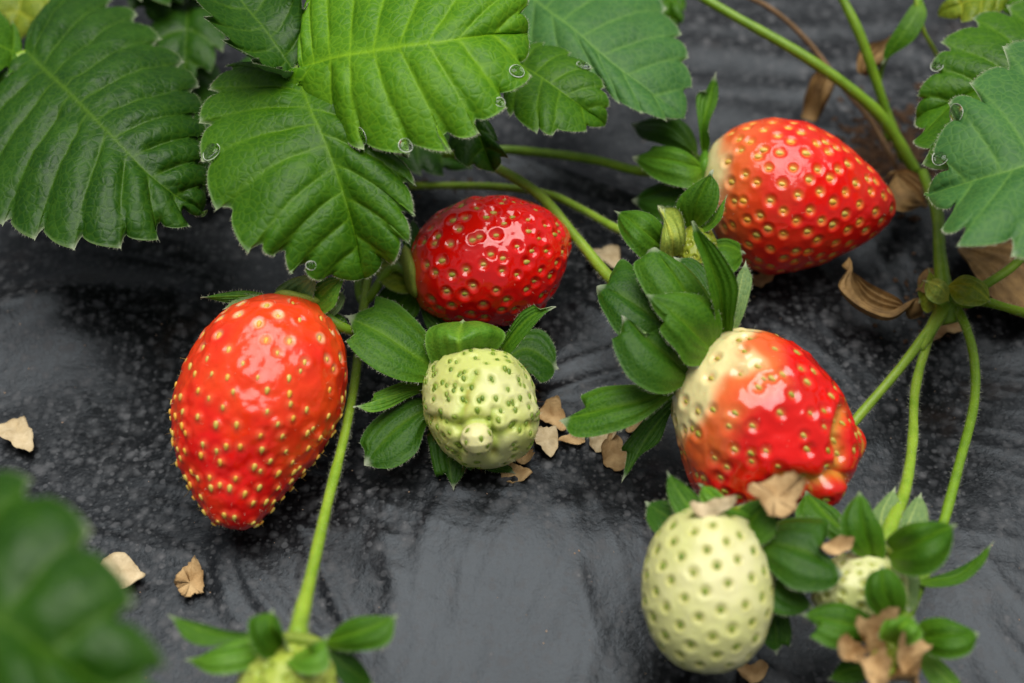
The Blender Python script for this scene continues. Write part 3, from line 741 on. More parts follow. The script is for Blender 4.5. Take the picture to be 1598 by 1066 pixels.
blade(cx, [(740, 690, .8), (765, 725, .6), (800, 738, .4)], [(785, 722), (798, 730)], [(740, 722), (765, 738)], top='sepal_dark')
stem(t, [(700, 585, 1.3), (680, 560, .9), (640, 520, .6), (620, 470, .6)], .12, 'stem_deep', 40)

# --- red berry with a cream shoulder, upper right
t = thing('strawberry', at_ground(1250, 370), 'big red strawberry at the upper right, cream at its stem end, tip pointing right', 'strawberry', 'strawberries lying on the black film')
def colD(T, ph, V, dm, cr):
    n = patch(V, .8, 44); c = mixv(RED, rgb(.70, .03, .008), .5+n)
    c = mixv(c, rgb(.80, .15, .03), sstep(.34, .10, T+.10*n)*.9)
    c = mixv(c, CREAM, sstep(.13, .03, T+.06*n+.05*(np.sin(ph) < 0)))
    c = mixv(c, rgb(.86, .34, .06), .85*np.exp(-((dm-.05)/.07)**2))
    return c
f, Bp, ax = fruit(t, (1096, 275, 2.1), (1397, 325, 1.7),
    [(1102, 240), (1122, 216), (1155, 196), (1200, 186), (1255, 191), (1300, 213), (1345, 252), (1382, 290)],
    [(1098, 320), (1112, 352), (1138, 395), (1170, 420), (1202, 431), (1262, 420), (1322, 394), (1368, 366), (1392, 342)],
    colD, seeds=225, mat_='flesh_soft', size=.100, dimple=.07, dimr=.13, seed=14, noise_amp=.03, style=.12, fuzz=120, kd=.95, tmin=.09, jitter=.04)
cx = calyx_disc(t, P(1096, 268, 2.1), ax, .6, 'sepal_fresh')
blade(cx, [(1092, 250, 2.1), (1045, 208, 2.2), (990, 196, 1.6)], [(1070, 240), (1035, 226), (1003, 216)], [(1086, 222), (1066, 196), (1030, 186)], top='sepal_dark', bulge=.3)
blade(cx, [(1098, 250, 2.2), (1098, 195, 3.0), (1116, 118, 3.6)], [(1110, 225), (1108, 194), (1118, 160), (1120, 136)], [(1091, 230), (1088, 190), (1088, 148), (1102, 145, 's'), (1109, 128)], top='sepal', dL=.2, dR=.2, tipw=.8)
blade(cx, [(1096, 268, 2.3), (1060, 262, 2.6), (992, 248, 2.2)], [(1085, 292), (1055, 290), (1018, 276)], [(1080, 250), (1055, 238), (1021, 231, 's'), (1012, 241)], top='sepal', bulge=.35, tipw=.9)
blade(cx, [(1098, 285, 2.0), (1050, 300, 1.8), (992, 314, 1.0)], [(1085, 330), (1060, 345), (1020, 342)], [(1075, 290), (1045, 288), (1012, 296)], top='sepal_dark', bulge=.3)
stem(t, [(1096, 268, 2.1), (1005, 268, 1.4), (930, 250, 1.2), (860, 240, 1.2), (780, 234, 1.5), (690, 240, 1.6)], [.16, .14, .13, .13, .13, .13], 'stem_deep', 50)

# --- red and cream lobed berry, lower right
t = thing('strawberry', at_ground(1195, 730), 'knobbly red strawberry with a broad cream shoulder, just above the smooth white one', 'strawberry', 'strawberries lying on the black film')
def colF(T, ph, V, dm, cr):
    n = patch(V, .8, 45); c = mixv(RED, rgb(.64, .012, .006), .5+n)
    edge = .21+.08*np.cos(ph-1.3)+.12*n
    c = mixv(c, rgb(.84, .20, .04), sstep(.22, .0, T-edge)*.8)
    c = mixv(c, CREAM, sstep(.03, -.09, T-edge))
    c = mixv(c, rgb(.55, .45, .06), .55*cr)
    c = mixv(c, rgb(.80, .33, .10), .45*np.exp(-((dm-.07)/.05)**2)*sstep(.9, .4, T))
    return c
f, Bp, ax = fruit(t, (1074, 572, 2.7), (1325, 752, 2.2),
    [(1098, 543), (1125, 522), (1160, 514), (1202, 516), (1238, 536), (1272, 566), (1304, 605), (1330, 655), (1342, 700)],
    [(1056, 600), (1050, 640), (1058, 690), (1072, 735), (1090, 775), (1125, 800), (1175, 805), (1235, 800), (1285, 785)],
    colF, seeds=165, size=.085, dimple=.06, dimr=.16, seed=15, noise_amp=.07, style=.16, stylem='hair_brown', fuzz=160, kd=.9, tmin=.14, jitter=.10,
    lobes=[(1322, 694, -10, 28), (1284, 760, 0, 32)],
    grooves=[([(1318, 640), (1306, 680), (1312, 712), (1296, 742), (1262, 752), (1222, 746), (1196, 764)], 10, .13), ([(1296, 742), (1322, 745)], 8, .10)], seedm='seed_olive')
cx = calyx_disc(t, P(1092, 560, 2.8), ax, .85, 'lime')
blade(cx, [(1088, 590, 2.8), (1000, 630, 2.8), (877, 655, 2.4)], [(1040, 628), (1002, 656), (961, 673), (921, 682), (892, 679)], [(1045, 600), (1000, 599), (941, 605), (906, 618, 's'), (914, 636, 's')], bulge=.25, tipw=.6, nu=60)
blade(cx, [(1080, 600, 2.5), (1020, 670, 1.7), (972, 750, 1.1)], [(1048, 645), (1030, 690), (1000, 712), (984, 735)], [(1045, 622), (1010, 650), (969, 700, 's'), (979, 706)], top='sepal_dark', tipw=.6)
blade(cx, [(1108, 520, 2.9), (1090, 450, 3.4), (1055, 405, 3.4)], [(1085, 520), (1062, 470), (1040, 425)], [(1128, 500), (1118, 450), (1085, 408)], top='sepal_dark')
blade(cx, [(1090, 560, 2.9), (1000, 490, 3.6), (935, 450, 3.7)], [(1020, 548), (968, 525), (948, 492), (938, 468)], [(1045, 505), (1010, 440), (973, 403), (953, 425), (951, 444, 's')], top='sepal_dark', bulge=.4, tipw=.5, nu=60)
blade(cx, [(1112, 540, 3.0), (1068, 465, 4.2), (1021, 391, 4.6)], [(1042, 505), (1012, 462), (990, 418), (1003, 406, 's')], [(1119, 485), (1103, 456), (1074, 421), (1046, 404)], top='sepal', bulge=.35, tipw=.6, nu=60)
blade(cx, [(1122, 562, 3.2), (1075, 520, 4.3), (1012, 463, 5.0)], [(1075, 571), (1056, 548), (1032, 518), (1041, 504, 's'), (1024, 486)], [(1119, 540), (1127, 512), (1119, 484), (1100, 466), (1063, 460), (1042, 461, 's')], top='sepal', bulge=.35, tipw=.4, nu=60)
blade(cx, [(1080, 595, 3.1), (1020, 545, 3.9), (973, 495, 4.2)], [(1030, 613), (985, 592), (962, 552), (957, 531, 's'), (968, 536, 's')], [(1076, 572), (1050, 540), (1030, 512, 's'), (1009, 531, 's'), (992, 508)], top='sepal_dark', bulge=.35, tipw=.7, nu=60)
blade(cx, [(1134, 540, 3.0), (1150, 470, 3.8), (1163, 410, 4.3)], [(1146, 522), (1163, 485), (1174, 440), (1170, 422)], [(1137, 500), (1147, 465), (1150, 433)], top='sepal_under')
blade(cx, [(1128, 545, 3.1), (1122, 450, 4.6), (1083, 350, 5.6)], [(1142, 520), (1154, 463), (1149, 432), (1122, 388), (1102, 368)], [(1118, 520), (1104, 455), (1099, 425), (1082, 375)], top='sepal', dL=.35, dR=.35, tipw=.4, nu=60)
stem(t, [(1095, 562, 2.8), (1040, 510, 2.6), (958, 440, 2.1), (905, 378, 2.0), (842, 305, 2.2), (775, 262, 2.5), (700, 225, 2.6)], [.17, .155, .145, .14, .14, .14, .14], 'stem', 130)

# --- small young berry with upright sepals, in front of the upper right one
t = thing('strawberry', at_ground(1085, 470), 'tiny green young strawberry wrapped in upright sepals, in front of the upper right red berry', 'strawberry', 'young fruits and spent flowers')
def colE(T, ph, V, dm, cr): return mixv(rgb(.28, .34, .03), rgb(.17, .25, .02), .5+patch(V, 2, 46)-.5*np.exp(-(dm/.05)**2))
f, Bp, ax = fruit(t, (1092, 348, 2.6), (1082, 418, 2.6), [(1108, 358), (1118, 385), (1104, 410)], [(1070, 362), (1056, 390), (1066, 412)],
    colE, 'flesh_pale', seeds=70, seedm='seed_lime', size=.06, dimple=.05, dimr=.07, nr=90, nc=120, seed=16, style=.12, stylem='hair_gold')
cx = calyx_disc(t, P(1075, 380, 2.4), ax, .35, 'sepal_fresh')
blade(cx, [(1040, 395, 2.6), (1002, 366, 3.5), (963, 331, 3.4)], [(1012, 408), (985, 388), (967, 358)], [(1040, 368), (1022, 341), (1000, 330), (980, 329)], bulge=.3, tipw=.7)
blade(cx, [(1052, 400, 2.7), (1048, 360, 3.6), (1032, 325, 3.4)], [(1072, 378), (1070, 345), (1055, 325)], [(1032, 395), (1032, 362), (1036, 345)], top='lime', bulge=-.3)
blade(cx, [(1078, 360, 2.6), (1088, 320, 3.4), (1110, 269, 4.2)], [(1098, 350), (1118, 325), (1122, 292)], [(1060, 335), (1062, 315), (1085, 289)], bulge=.25, dL=.15, tipw=.8)
blade(cx, [(1085, 362, 2.8), (1115, 348, 3.2), (1134, 309, 3.7)], [(1108, 362), (1128, 343)], [(1100, 349), (1122, 328)], top='sepal_fresh', tipw=.6)
blade(cx, [(1098, 395, 2.4), (1130, 385, 2.4), (1160, 392, 2.2)], [(1115, 422), (1145, 425), (1160, 408)], [(1110, 378), (1135, 372), (1155, 378)], top='sepal', bulge=.2)
stem(t, [(1075, 385, 2.4), (1020, 378, 2.4), (965, 358, 2.0), (910, 328, 1.7), (855, 303, 1.6), (780, 292, 1.3), (700, 290, .9), (640, 290, .7)], [.11, .11, .115, .11, .11, .11, .11, .11], 'stem', 110)

# --- smooth white-green berry at the bottom right
t = thing('strawberry', at_ground(1110, 1000), 'smooth egg-shaped cream-white unripe strawberry with rows of sunken green seeds', 'strawberry', 'strawberries lying on the black film')
def colG(T, ph, V, dm, cr):
    n = patch(V, .8, 47); c = mixv(rgb(.66, .68, .28), rgb(.78, .76, .42), .5+n)
    c = mixv(c, rgb(.38, .36, .03), .95*np.exp(-(dm/.10)**2)); return mixv(c, rgb(.62, .62, .26), .5*sstep(.2, .0, T))
f, Bp, ax = fruit(t, (1118, 788, 3.2), (1092, 1050, 1.7),
    [(1150, 796), (1178, 818), (1196, 856), (1206, 905), (1206, 955), (1190, 1002), (1158, 1036), (1124, 1048)],
    [(1078, 794), (1040, 812), (1014, 850), (1001, 900), (1003, 955), (1018, 998), (1046, 1032), (1072, 1046)],
    colG, 'flesh_pale', seeds=125, seedm='seed_green', size=.078, dimple=.05, dimr=.115, seed=17, jitter=.02, noise_amp=.02, style=.10, stylem='hair_gold', kd=.95, fuzz=120)
cx = calyx_disc(t, P(1130, 806, 3.1), ax, .8, 'sepal_fresh')
blade(cx, [(1085, 822, 3.0), (1045, 808, 2.9), (1010, 784, 2.7)], [(1070, 840), (1030, 838), (1010, 814)], [(1070, 805), (1045, 782)], top='sepal_dark', tipw=.6)
blade(cx, [(1095, 812, 3.1), (1068, 780, 3.3), (1044, 738, 3.6)], [(1072, 815), (1052, 800), (1042, 768)], [(1095, 785), (1070, 757)], tipw=.6)
blade(cx, [(1135, 812, 3.2), (1120, 786, 3.5), (1094, 757, 3.6)], [(1112, 800), (1092, 778)], [(1148, 800), (1132, 776), (1112, 759)], top='sepal_fresh', bulge=.2)
blade(cx, [(1155, 830, 3.2), (1180, 805, 3.6), (1199, 782, 3.8)], [(1185, 850), (1208, 835), (1208, 808)], [(1145, 808), (1162, 790), (1180, 783)], tipw=.5, bulge=.1)
blade(cx, [(1170, 850, 3.0), (1250, 868, 3.2), (1311, 896, 3.3)], [(1212, 895), (1240, 918), (1275, 922), (1300, 914)], [(1190, 828), (1230, 811), (1262, 809), (1291, 812, 's'), (1284, 835), (1268, 858, 's'), (1295, 878)], top='sepal_dark', bulge=.3, tipw=.6, nu=60)
blade(cx, [(1180, 880, 2.6), (1225, 918, 2.6), (1267, 948, 2.4)], [(1200, 950), (1235, 962)], [(1200, 885), (1240, 912)], top='sepal_dark')
blade(cx, [(1195, 940, 1.8), (1210, 980, 1.5), (1211, 1018, 1.2)], [(1190, 960), (1190, 1000)], [(1225, 955), (1235, 985), (1233, 1006, 's'), (1222, 1002)], top='sepal_dark')
stem(t, [(1130, 806, 3.0), (1175, 790, 2.2), (1250, 740, .9), (1300, 700, .5), (1340, 650, .6), (1400, 580, 1.0), (1450, 515, 1.2), (1478, 478, 1.2)], [.15, .13, .12, .12, .125, .125, .13, .14], 'stem', 110)

# --- pale green berry partly hidden, right
t = thing('strawberry', at_ground(1340, 960), 'small pale green strawberry half hidden under its sepals, right of the white one', 'strawberry', 'young fruits and spent flowers')
def colH(T, ph, V, dm, cr):
    n = patch(V, 1.1, 48); c = mixv(rgb(.58, .64, .22), rgb(.68, .70, .34), .5+n); return mixv(c, rgb(.35, .45, .05), .6*np.exp(-(dm/.07)**2))
f, Bp, ax = fruit(t, (1372, 862, 2.6), (1316, 975, 2.0), [(1400, 878), (1422, 910), (1412, 948), (1372, 972), (1340, 978)], [(1338, 862), (1300, 876), (1272, 905), (1268, 938), (1284, 965)],
    colH, 'flesh_pale', seeds=100, seedm='seed_lime', size=.065, dimple=.06, dimr=.10, seed=18, nr=160, nc=220, style=.12, stylem='hair_gold', noise_amp=.06)
cx = calyx_disc(t, P(1378, 860, 2.7), ax, .55, 'lime')
blade(cx, [(1340, 852, 2.6), (1295, 812, 2.6), (1257, 766, 2.6)], [(1312, 850), (1285, 835), (1242, 806)], [(1325, 830), (1312, 800), (1288, 782)], bulge=.2)
blade(cx, [(1375, 866, 2.7), (1375, 805, 2.4), (1395, 764, 2.3)], [(1395, 850), (1405, 800)], [(1360, 850), (1358, 808), (1378, 780)], top='sepal_under')
blade(cx, [(1388, 868, 2.5), (1415, 820, 2.4), (1435, 775, 2.3)], [(1410, 860), (1445, 840), (1446, 800)], [(1395, 850), (1405, 810), (1422, 785)], top='sepal_under')
blade(cx, [(1362, 872, 2.9), (1345, 822, 3.5), (1341, 771, 3.8)], [(1380, 870), (1376, 830), (1362, 808), (1352, 785)], [(1332, 860), (1314, 828), (1322, 796)], top='sepal', bulge=.2, tipw=.4)
blade(cx, [(1380, 868, 2.8), (1430, 855, 3.8), (1489, 820, 4.1)], [(1402, 892), (1440, 896), (1470, 876), (1486, 845)], [(1382, 842), (1410, 820), (1445, 814), (1474, 816)], top='sepal', bulge=.45, tipw=.5)
blade(cx, [(1420, 905, 2.2), (1495, 896, 2.2), (1548, 850, 2.6)], [(1455, 918), (1500, 912), (1536, 882)], [(1455, 900), (1498, 885), (1530, 866)], top='sepal', dL=.2, tipw=.7)
blade(cx, [(1392, 962, 3.0), (1375, 930, 3.6), (1376, 886, 4.0)], [(1408, 945), (1405, 915), (1390, 890)], [(1366, 955), (1352, 930), (1356, 900)], top='sepal', bulge=.35, tipw=.7)
blade(cx, [(1395, 870, 2.6), (1415, 900, 2.7), (1418, 950, 2.4)], [(1402, 895), (1398, 940)], [(1430, 890), (1435, 920), (1428, 950)], top='sepal_under')
stem(t, [(1378, 862, 2.7), (1388, 825, 2.5), (1412, 765, 2.0), (1424, 690, 1.4), (1428, 610, 1.0), (1445, 540, 1.0), (1462, 490, 1.1)], [.2, .17, .14, .125, .12, .12, .12], 'stem', 120)

# --- spent flower, bottom right corner
t = thing('spent_flower', at_ground(1385, 1066), 'spent strawberry flower with withered tan petals round a small green centre, bottom right', 'flower', 'young fruits and spent flowers')
f, Bp, ax = fruit(t, (1386, 1006, 2.1), (1376, 1056, 2.6), [(1398, 1012), (1404, 1032), (1392, 1050)], [(1368, 1012), (1356, 1030), (1362, 1050)],
    colE, 'flesh_pale', seeds=70, seedm='seed_lime', size=.055, dimple=.05, dimr=.07, nr=90, nc=120, seed=19, style=.12, name='flower_centre')
cx = calyx_disc(t, P(1392, 1000, 2.2), ax, .5, 'sepal_fresh')
blade(cx, [(1372, 990, 2.5), (1310, 975, 2.8), (1253, 960, 2.8)], [(1335, 1005), (1300, 1011), (1266, 995, 's'), (1282, 981)], [(1350, 962), (1310, 948), (1275, 950)], top='sepal', bulge=.15, tipw=.5)
blade(cx, [(1430, 998, 2.4), (1475, 998, 2.9), (1523, 991, 3.0)], [(1440, 1012), (1472, 1026), (1506, 1018)], [(1438, 972), (1470, 966), (1500, 978)], top='sepal', bulge=.25, tipw=.6)
blade(cx, [(1395, 1005, 2.8), (1402, 985, 3.3), (1425, 965, 3.4)], [(1420, 1005), (1438, 990)], [(1372, 996), (1380, 970), (1400, 962)], top='sepal_fresh', bulge=.25)
blade(cx, [(1365, 1045, 2.0), (1330, 1042, 1.9), (1295, 1058, 1.9)], [(1345, 1064), (1315, 1066)], [(1345, 1030), (1315, 1032)], top='sepal', tipw=.4)
blade(cx, [(1435, 1020, 2.1), (1465, 1050, 1.9), (1510, 1095, 1.7)], [(1440, 1050), (1470, 1090)], [(1455, 1022), (1490, 1058)], top='sepal_fresh')
stem(t, [(1392, 1000, 2.2), (1412, 960, 2.2), (1440, 900, 2.0), (1468, 830, 1.8), (1498, 720, 1.5), (1520, 630, 1.3), (1520, 560, 1.3), (1505, 505, 1.3), (1485, 470, 1.2)], [.19, .17, .14, .13, .12, .12, .12, .12, .12], 'stem_deep', 110)
SPENT = t

# --- green berry hanging at the bottom edge
t = thing('strawberry', at_ground(445, 1090), 'green unripe strawberry cut by the bottom edge, on a long straight stalk', 'strawberry', 'young fruits and spent flowers')
def colJ(T, ph, V, dm, cr):
    n = patch(V, 1.1, 49); c = mixv(rgb(.40, .50, .07), rgb(.52, .60, .14), .5+n); return mixv(c, rgb(.20, .32, .03), .6*np.exp(-((dm-.07)/.05)**2))
f, Bp, ax = fruit(t, (462, 1000, 3.0), (435, 1165, 2.4), [(500, 1010), (525, 1045), (528, 1090), (500, 1140)], [(415, 1005), (378, 1035), (366, 1080), (385, 1130)],
    colJ, 'flesh_pale', seeds=110, seedm='seed_lime', size=.07, dimple=.07, dimr=.10, seed=20, nr=160, nc=220, style=.12)
cx = calyx_disc(t, P(466, 1003, 3.1), ax, .62, 'lime')
blade(cx, [(458, 1012, 3.1), (350, 1020, 3.5), (291, 1030, 3.3)], [(420, 1028), (372, 1047), (330, 1050)], [(430, 996), (388, 1002), (343, 1017), (308, 1028)], top='sepal_fresh', bulge=.15)
blade(cx, [(445, 1004, 3.1), (340, 990, 3.5), (267, 960, 3.6)], [(384, 1003), (330, 1010), (290, 997)], [(410, 990), (364, 988), (314, 973)], top='sepal', dL=.15, tipw=.4)
blade(cx, [(500, 1012, 3.1), (545, 1045, 2.9), (584, 1068, 2.5)], [(515, 1040), (545, 1075)], [(530, 1012), (562, 1035)], top='sepal_dark')
blade(cx, [(492, 1006, 3.2), (560, 990, 3.8), (618, 961, 4.0)], [(518, 1014), (570, 1016), (608, 1002)], [(515, 988), (545, 966), (580, 960)], top='sepal', bulge=.2, tipw=.6)
blade(cx, [(482, 1008, 3.3), (490, 1025, 3.9), (508, 996, 4.2)], [(450, 1030), (462, 1046), (490, 1052), (512, 1040)], [(478, 1010), (492, 1004)], top='sepal_fresh', bulge=.15)
blade(cx, [(452, 1008, 3.3), (428, 990, 4.1), (425, 956, 4.3)], [(414, 1028), (392, 1000), (388, 970), (404, 959)], [(448, 1020), (440, 985), (434, 965)], top='sepal', bulge=.3, tipw=.6)
stem(t, [(466, 1006, 3.2), (467, 975, 3.2), (485, 900, 2.6), (510, 790, 1.9), (535, 690, 1.4), (553, 600, 1.1), (562, 520, 1.0), (575, 430, 1.0), (590, 360, 1.1)], [.30, .19, .14, .13, .12, .115, .11, .11, .11], 'stem', 120)

# ------------------------------------------------------------------ leaves
def leaf(label, x, y, group='strawberry leaves'):
    return thing('strawberry_leaf', at_ground(x, y), label, 'leaf', group)
# fresh trifoliate leaf, top centre
t = leaf('bright fresh green three-part leaf at the top centre with water drops on its teeth', 560, 330)
blade(t, [(462, 112, 6.0), (485, 175, 6.1), (512, 235, 5.9), (535, 300, 5.4), (555, 370, 4.6), (568, 434, 3.8)],
    [(620, 160), (640, 205), (636, 248), (647, 290), (645, 337), (637, 380), (612, 411)][::1],
    [(400, 96), (350, 101), (327, 140), (313, 192), (316, 252), (336, 329), (388, 395), (430, 401), (458, 428), (502, 438)],
    top='leaf_mid', under='leaf_under', name='leaflet', teeth=True, nu=260, nv=42, relief=.075, bulge=.25, dL=-.5, dR=-.6, th=.03, fringe=55, seed=1, key='L2a', wav=.12, depth=.10)
blade(t, [(468, 110, 6.3), (556, 89, 7.1), (672, 72, 7.6), (760, 60, 7.4), (823, 53, 7.0)],
    [(431, 131), (453, 165), (523, 199), (565, 233), (639, 240), (704, 234), (749, 205), (790, 166), (827, 117)],
    [(478, 30), (492, -30), (520, -85), (580, -120), (650, -125), (715, -105), (770, -65), (812, -25), (824, 8)],
    top='leaf_bright', under='leaf_under', name='leaflet', teeth=True, nu=260, nv=42, relief=.075, bulge=.3, dL=-.9, dR=.3, th=.03, fringe=55, seed=2, key='L2b', wav=.12, depth=.11)
blade(t, [(462, 112, 6.1), (420, 50, 6.6), (372, -10, 6.6), (330, -70, 6.2)],
    [(478, 55), (480, 5), (470, -40), (440, -85), (390, -110)][::1],
    [(432, 108), (394, 95), (348, 63), (319, 27), (296, -20), (290, -60)],
    top='leaf_dark', under='leaf_under', name='leaflet', teeth=True, nu=200, nv=36, relief=.05, bulge=-.3, dL=.5, dR=.9, th=.03, fringe=30, seed=3, key='L2c', depth=.10)
stem(t, [(466, 112, 6.1), (462, 98, 5.6), (474, 60, 4.6), (500, 0, 3.0), (520, -60, 1.0)], .11, 'stem', 60)
# dark leaf, left
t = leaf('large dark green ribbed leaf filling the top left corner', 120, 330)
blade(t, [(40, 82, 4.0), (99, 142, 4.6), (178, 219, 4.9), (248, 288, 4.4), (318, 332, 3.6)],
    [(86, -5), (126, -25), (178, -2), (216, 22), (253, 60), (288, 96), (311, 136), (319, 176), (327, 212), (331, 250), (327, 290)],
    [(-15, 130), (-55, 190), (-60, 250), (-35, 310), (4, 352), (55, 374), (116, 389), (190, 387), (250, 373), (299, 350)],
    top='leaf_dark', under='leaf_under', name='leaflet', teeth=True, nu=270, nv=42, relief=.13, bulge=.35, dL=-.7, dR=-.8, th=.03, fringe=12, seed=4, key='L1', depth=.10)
blade(t, [(36, 88, 4.0), (-40, 60, 4.8), (-140, 60, 5.0)], [(10, 120), (-50, 140), (-110, 120)], [(20, 30), (-40, -10), (-110, 0)],
    top='leaf_mid', under='leaf_under', name='leaflet', teeth=True, nu=120, nv=24, relief=.06, seed=5, depth=.1)
stem(t, [(42, 86, 4.0), (5, 98, 3.9), (-30, 90, 3.4), (-120, 40, 2.0), (-200, 0, .5)], .16, 'stem', 30)
# pale bluish leaf, top right of centre
t = leaf('bluish green leaf behind the fresh one, top centre right', 930, 230)
blade(t, [(810, -20, 4.2), (880, 40, 4.5), (965, 110, 4.2), (1068, 184, 3.5)],
    [(830, -70), (890, -90), (950, -70), (1000, -30), (1040, 14), (1063, 54), (1073, 90), (1081, 137)],
    [(800, 40), (830, 90), (880, 120), (938, 136), (967, 162), (1000, 178), (1038, 189)],
    top='leaf_blue', under='leaf_under', name='leaflet', teeth=True, nu=200, nv=34, relief=.05, bulge=.2, dL=-.3, dR=-.3, fringe=20, seed=6, depth=.07, key='L3a')
blade(t, [(796, 96, 4.6), (850, 128, 5.0), (900, 165, 4.8), (944, 196, 4.3)],
    [(812, 76), (850, 66), (892, 81), (925, 106), (943, 136), (950, 166)],
    [(788, 130), (797, 182), (838, 208), (863, 211), (915, 205)],
    top='leaf_mid', under='leaf_under', name='leaflet', teeth=True, nu=150, nv=30, relief=.04, bulge=.2, fringe=30, seed=7, depth=.08, key='L3b')
stem(t, [(808, -18, 4.2), (790, 40, 3.6), (770, 100, 3.0), (740, 160, 1.6), (720, 230, .5)], .12, 'stem_deep', 30)
# small leaf
t = leaf('small deep green leaf under the fresh leaf, above the middle berry', 745, 280)
blade(t, [(735, 175, 3.9), (750, 220, 3.8), (770, 268, 3.2)], [(762, 180), (780, 222), (792, 248)], [(712, 195), (700, 237), (730, 262)],
    top='leaf_dark', under='leaf_under', name='leaflet', teeth=True, nu=90, nv=24, relief=.04, bulge=.15, fringe=30, seed=8, depth=.08)
stem(t, [(735, 176, 3.9), (722, 150, 3.2), (705, 120, 1.8), (690, 90, .6)], .09, 'stem_deep', 0)
# right-hand leaf
t = leaf('greyish green two-layered leaf entering from the right edge with drops on its teeth', 1540, 440)
blade(t, [(1690, 110, 4.8), (1600, 118, 5.1), (1515, 150, 4.7), (1430, 186, 4.0)],
    [(1640, 330), (1560, 320), (1476, 285), (1440, 255), (1426, 219)], [(1640, 0), (1571, 8), (1517, 25), (1468, 66), (1453, 105), (1433, 149)],
    top='leaf_mid', under='leaf_under', name='leaflet', teeth=True, nu=200, nv=34, relief=.07, bulge=.2, fringe=30, seed=9, depth=.09, key='L5a')
blade(t, [(1720, 215, 6.2), (1600, 262, 6.4), (1520, 282, 6.0), (1446, 304, 5.3)],
    [(1700, 430), (1640, 425), (1578, 399), (1491, 381), (1468, 355)], [(1700, 40), (1640, 50), (1566, 76), (1514, 131), (1482, 163), (1454, 243)],
    top='leaf_blue', under='leaf_under', name='leaflet', teeth=True, nu=220, nv=38, relief=.045, bulge=.25, fringe=40, seed=10, depth=.11, key='L5b')
stem(t, [(1710, 170, 5.5), (1650, 300, 3.6), (1600, 395, 2.2), (1545, 440, 1.7), (1490, 465, 1.2)], [.11, .11, .12, .12, .12], 'stem_deep', 30)
# foreground leaf out of focus
t = leaf('blurred green leaf close to the lens in the bottom left corner', 80, 1060)
blade(t, [(-190, 880, 9.2), (-20, 960, 10.0), (120, 1050, 9.8), (280, 1135, 9.2)],
    [(-180, 1080), (-90, 1190), (40, 1260), (180, 1260), (265, 1210)], [(-120, 790), (-40, 742), (52, 742), (142, 828), (212, 940), (262, 1042)],
    top='leaf_dark', under='leaf_under', name='leaflet', teeth=True, nu=160, nv=30, relief=.12, bulge=.3, seed=21, depth=.09)
stem(t, [(-190, 880, 9.2), (-280, 860, 7.0), (-340, 860, 4.0), (-360, 880, 0)], .14, 'stem', 0)
# dim leaves further back between the two big ones; dark green imitates shade
def back_leaf(label, base, tip, wpx, hb, m, seed_, x, y):
    t = leaf(label, x, y, 'strawberry leaves'); b = np.array(base, float); e = np.array(tip, float); d = e-b; L = np.linalg.norm(d); d /= L; s = np.array([d[1], -d[0]])
    pr = [(.08, .45), (.25, .85), (.45, 1), (.65, .92), (.82, .62)]
    A = [tuple(b+d*L*q+s*wpx*f) for q, f in pr]; B = [tuple(b+d*L*q-s*wpx*f) for q, f in pr]
    mid = [(*(b+d*L*q), hb+h) for q, h in ((0, 0), (.35, .5), (.7, .4), (1, -.2))]
    blade(t, mid, A, B, top=m, under='leaf_under', name='leaflet', teeth=True, nu=110, nv=22, relief=.07, bulge=.2, seed=seed_, depth=.10)
    g0 = b-d*60; stem(t, [(b[0], b[1], hb), (g0[0], g0[1], hb*.6), (g0[0]-20, g0[1]-60, .1)], .1, 'stem_deep', 0)
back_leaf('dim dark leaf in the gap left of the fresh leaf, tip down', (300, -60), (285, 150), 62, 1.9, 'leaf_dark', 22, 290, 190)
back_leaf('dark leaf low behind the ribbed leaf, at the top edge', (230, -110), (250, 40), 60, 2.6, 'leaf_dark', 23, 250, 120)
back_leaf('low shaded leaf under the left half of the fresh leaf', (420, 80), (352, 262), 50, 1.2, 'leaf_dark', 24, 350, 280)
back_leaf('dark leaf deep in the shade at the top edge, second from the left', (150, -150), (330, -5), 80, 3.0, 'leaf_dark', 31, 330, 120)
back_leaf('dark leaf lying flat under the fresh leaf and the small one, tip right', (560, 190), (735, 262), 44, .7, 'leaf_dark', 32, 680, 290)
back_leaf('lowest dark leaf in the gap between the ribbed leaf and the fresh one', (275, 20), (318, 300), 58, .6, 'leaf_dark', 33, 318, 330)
back_leaf('small upright dark leaf at the top edge above the bare film', (1040, -60), (1050, 62), 24, 2.2, 'leaf_mid', 25, 1045, 120)
back_leaf('yellow-green blurred leaf in the top right corner', (1600, -40), (1465, 25), 38, 4.0, 'leaf_yellow', 26, 1530, 140)
back_leaf('bright blurred leaf at the very top right above the grey one', (1700, 10), (1560, 14), 34, 4.4, 'leaf_bright', 27, 1600, 140)
back_leaf('blurred green leaf beyond the left corner leaf', (60, -120), (20, 70), 60, 2.2, 'leaf_yellow', 28, 30, 140)

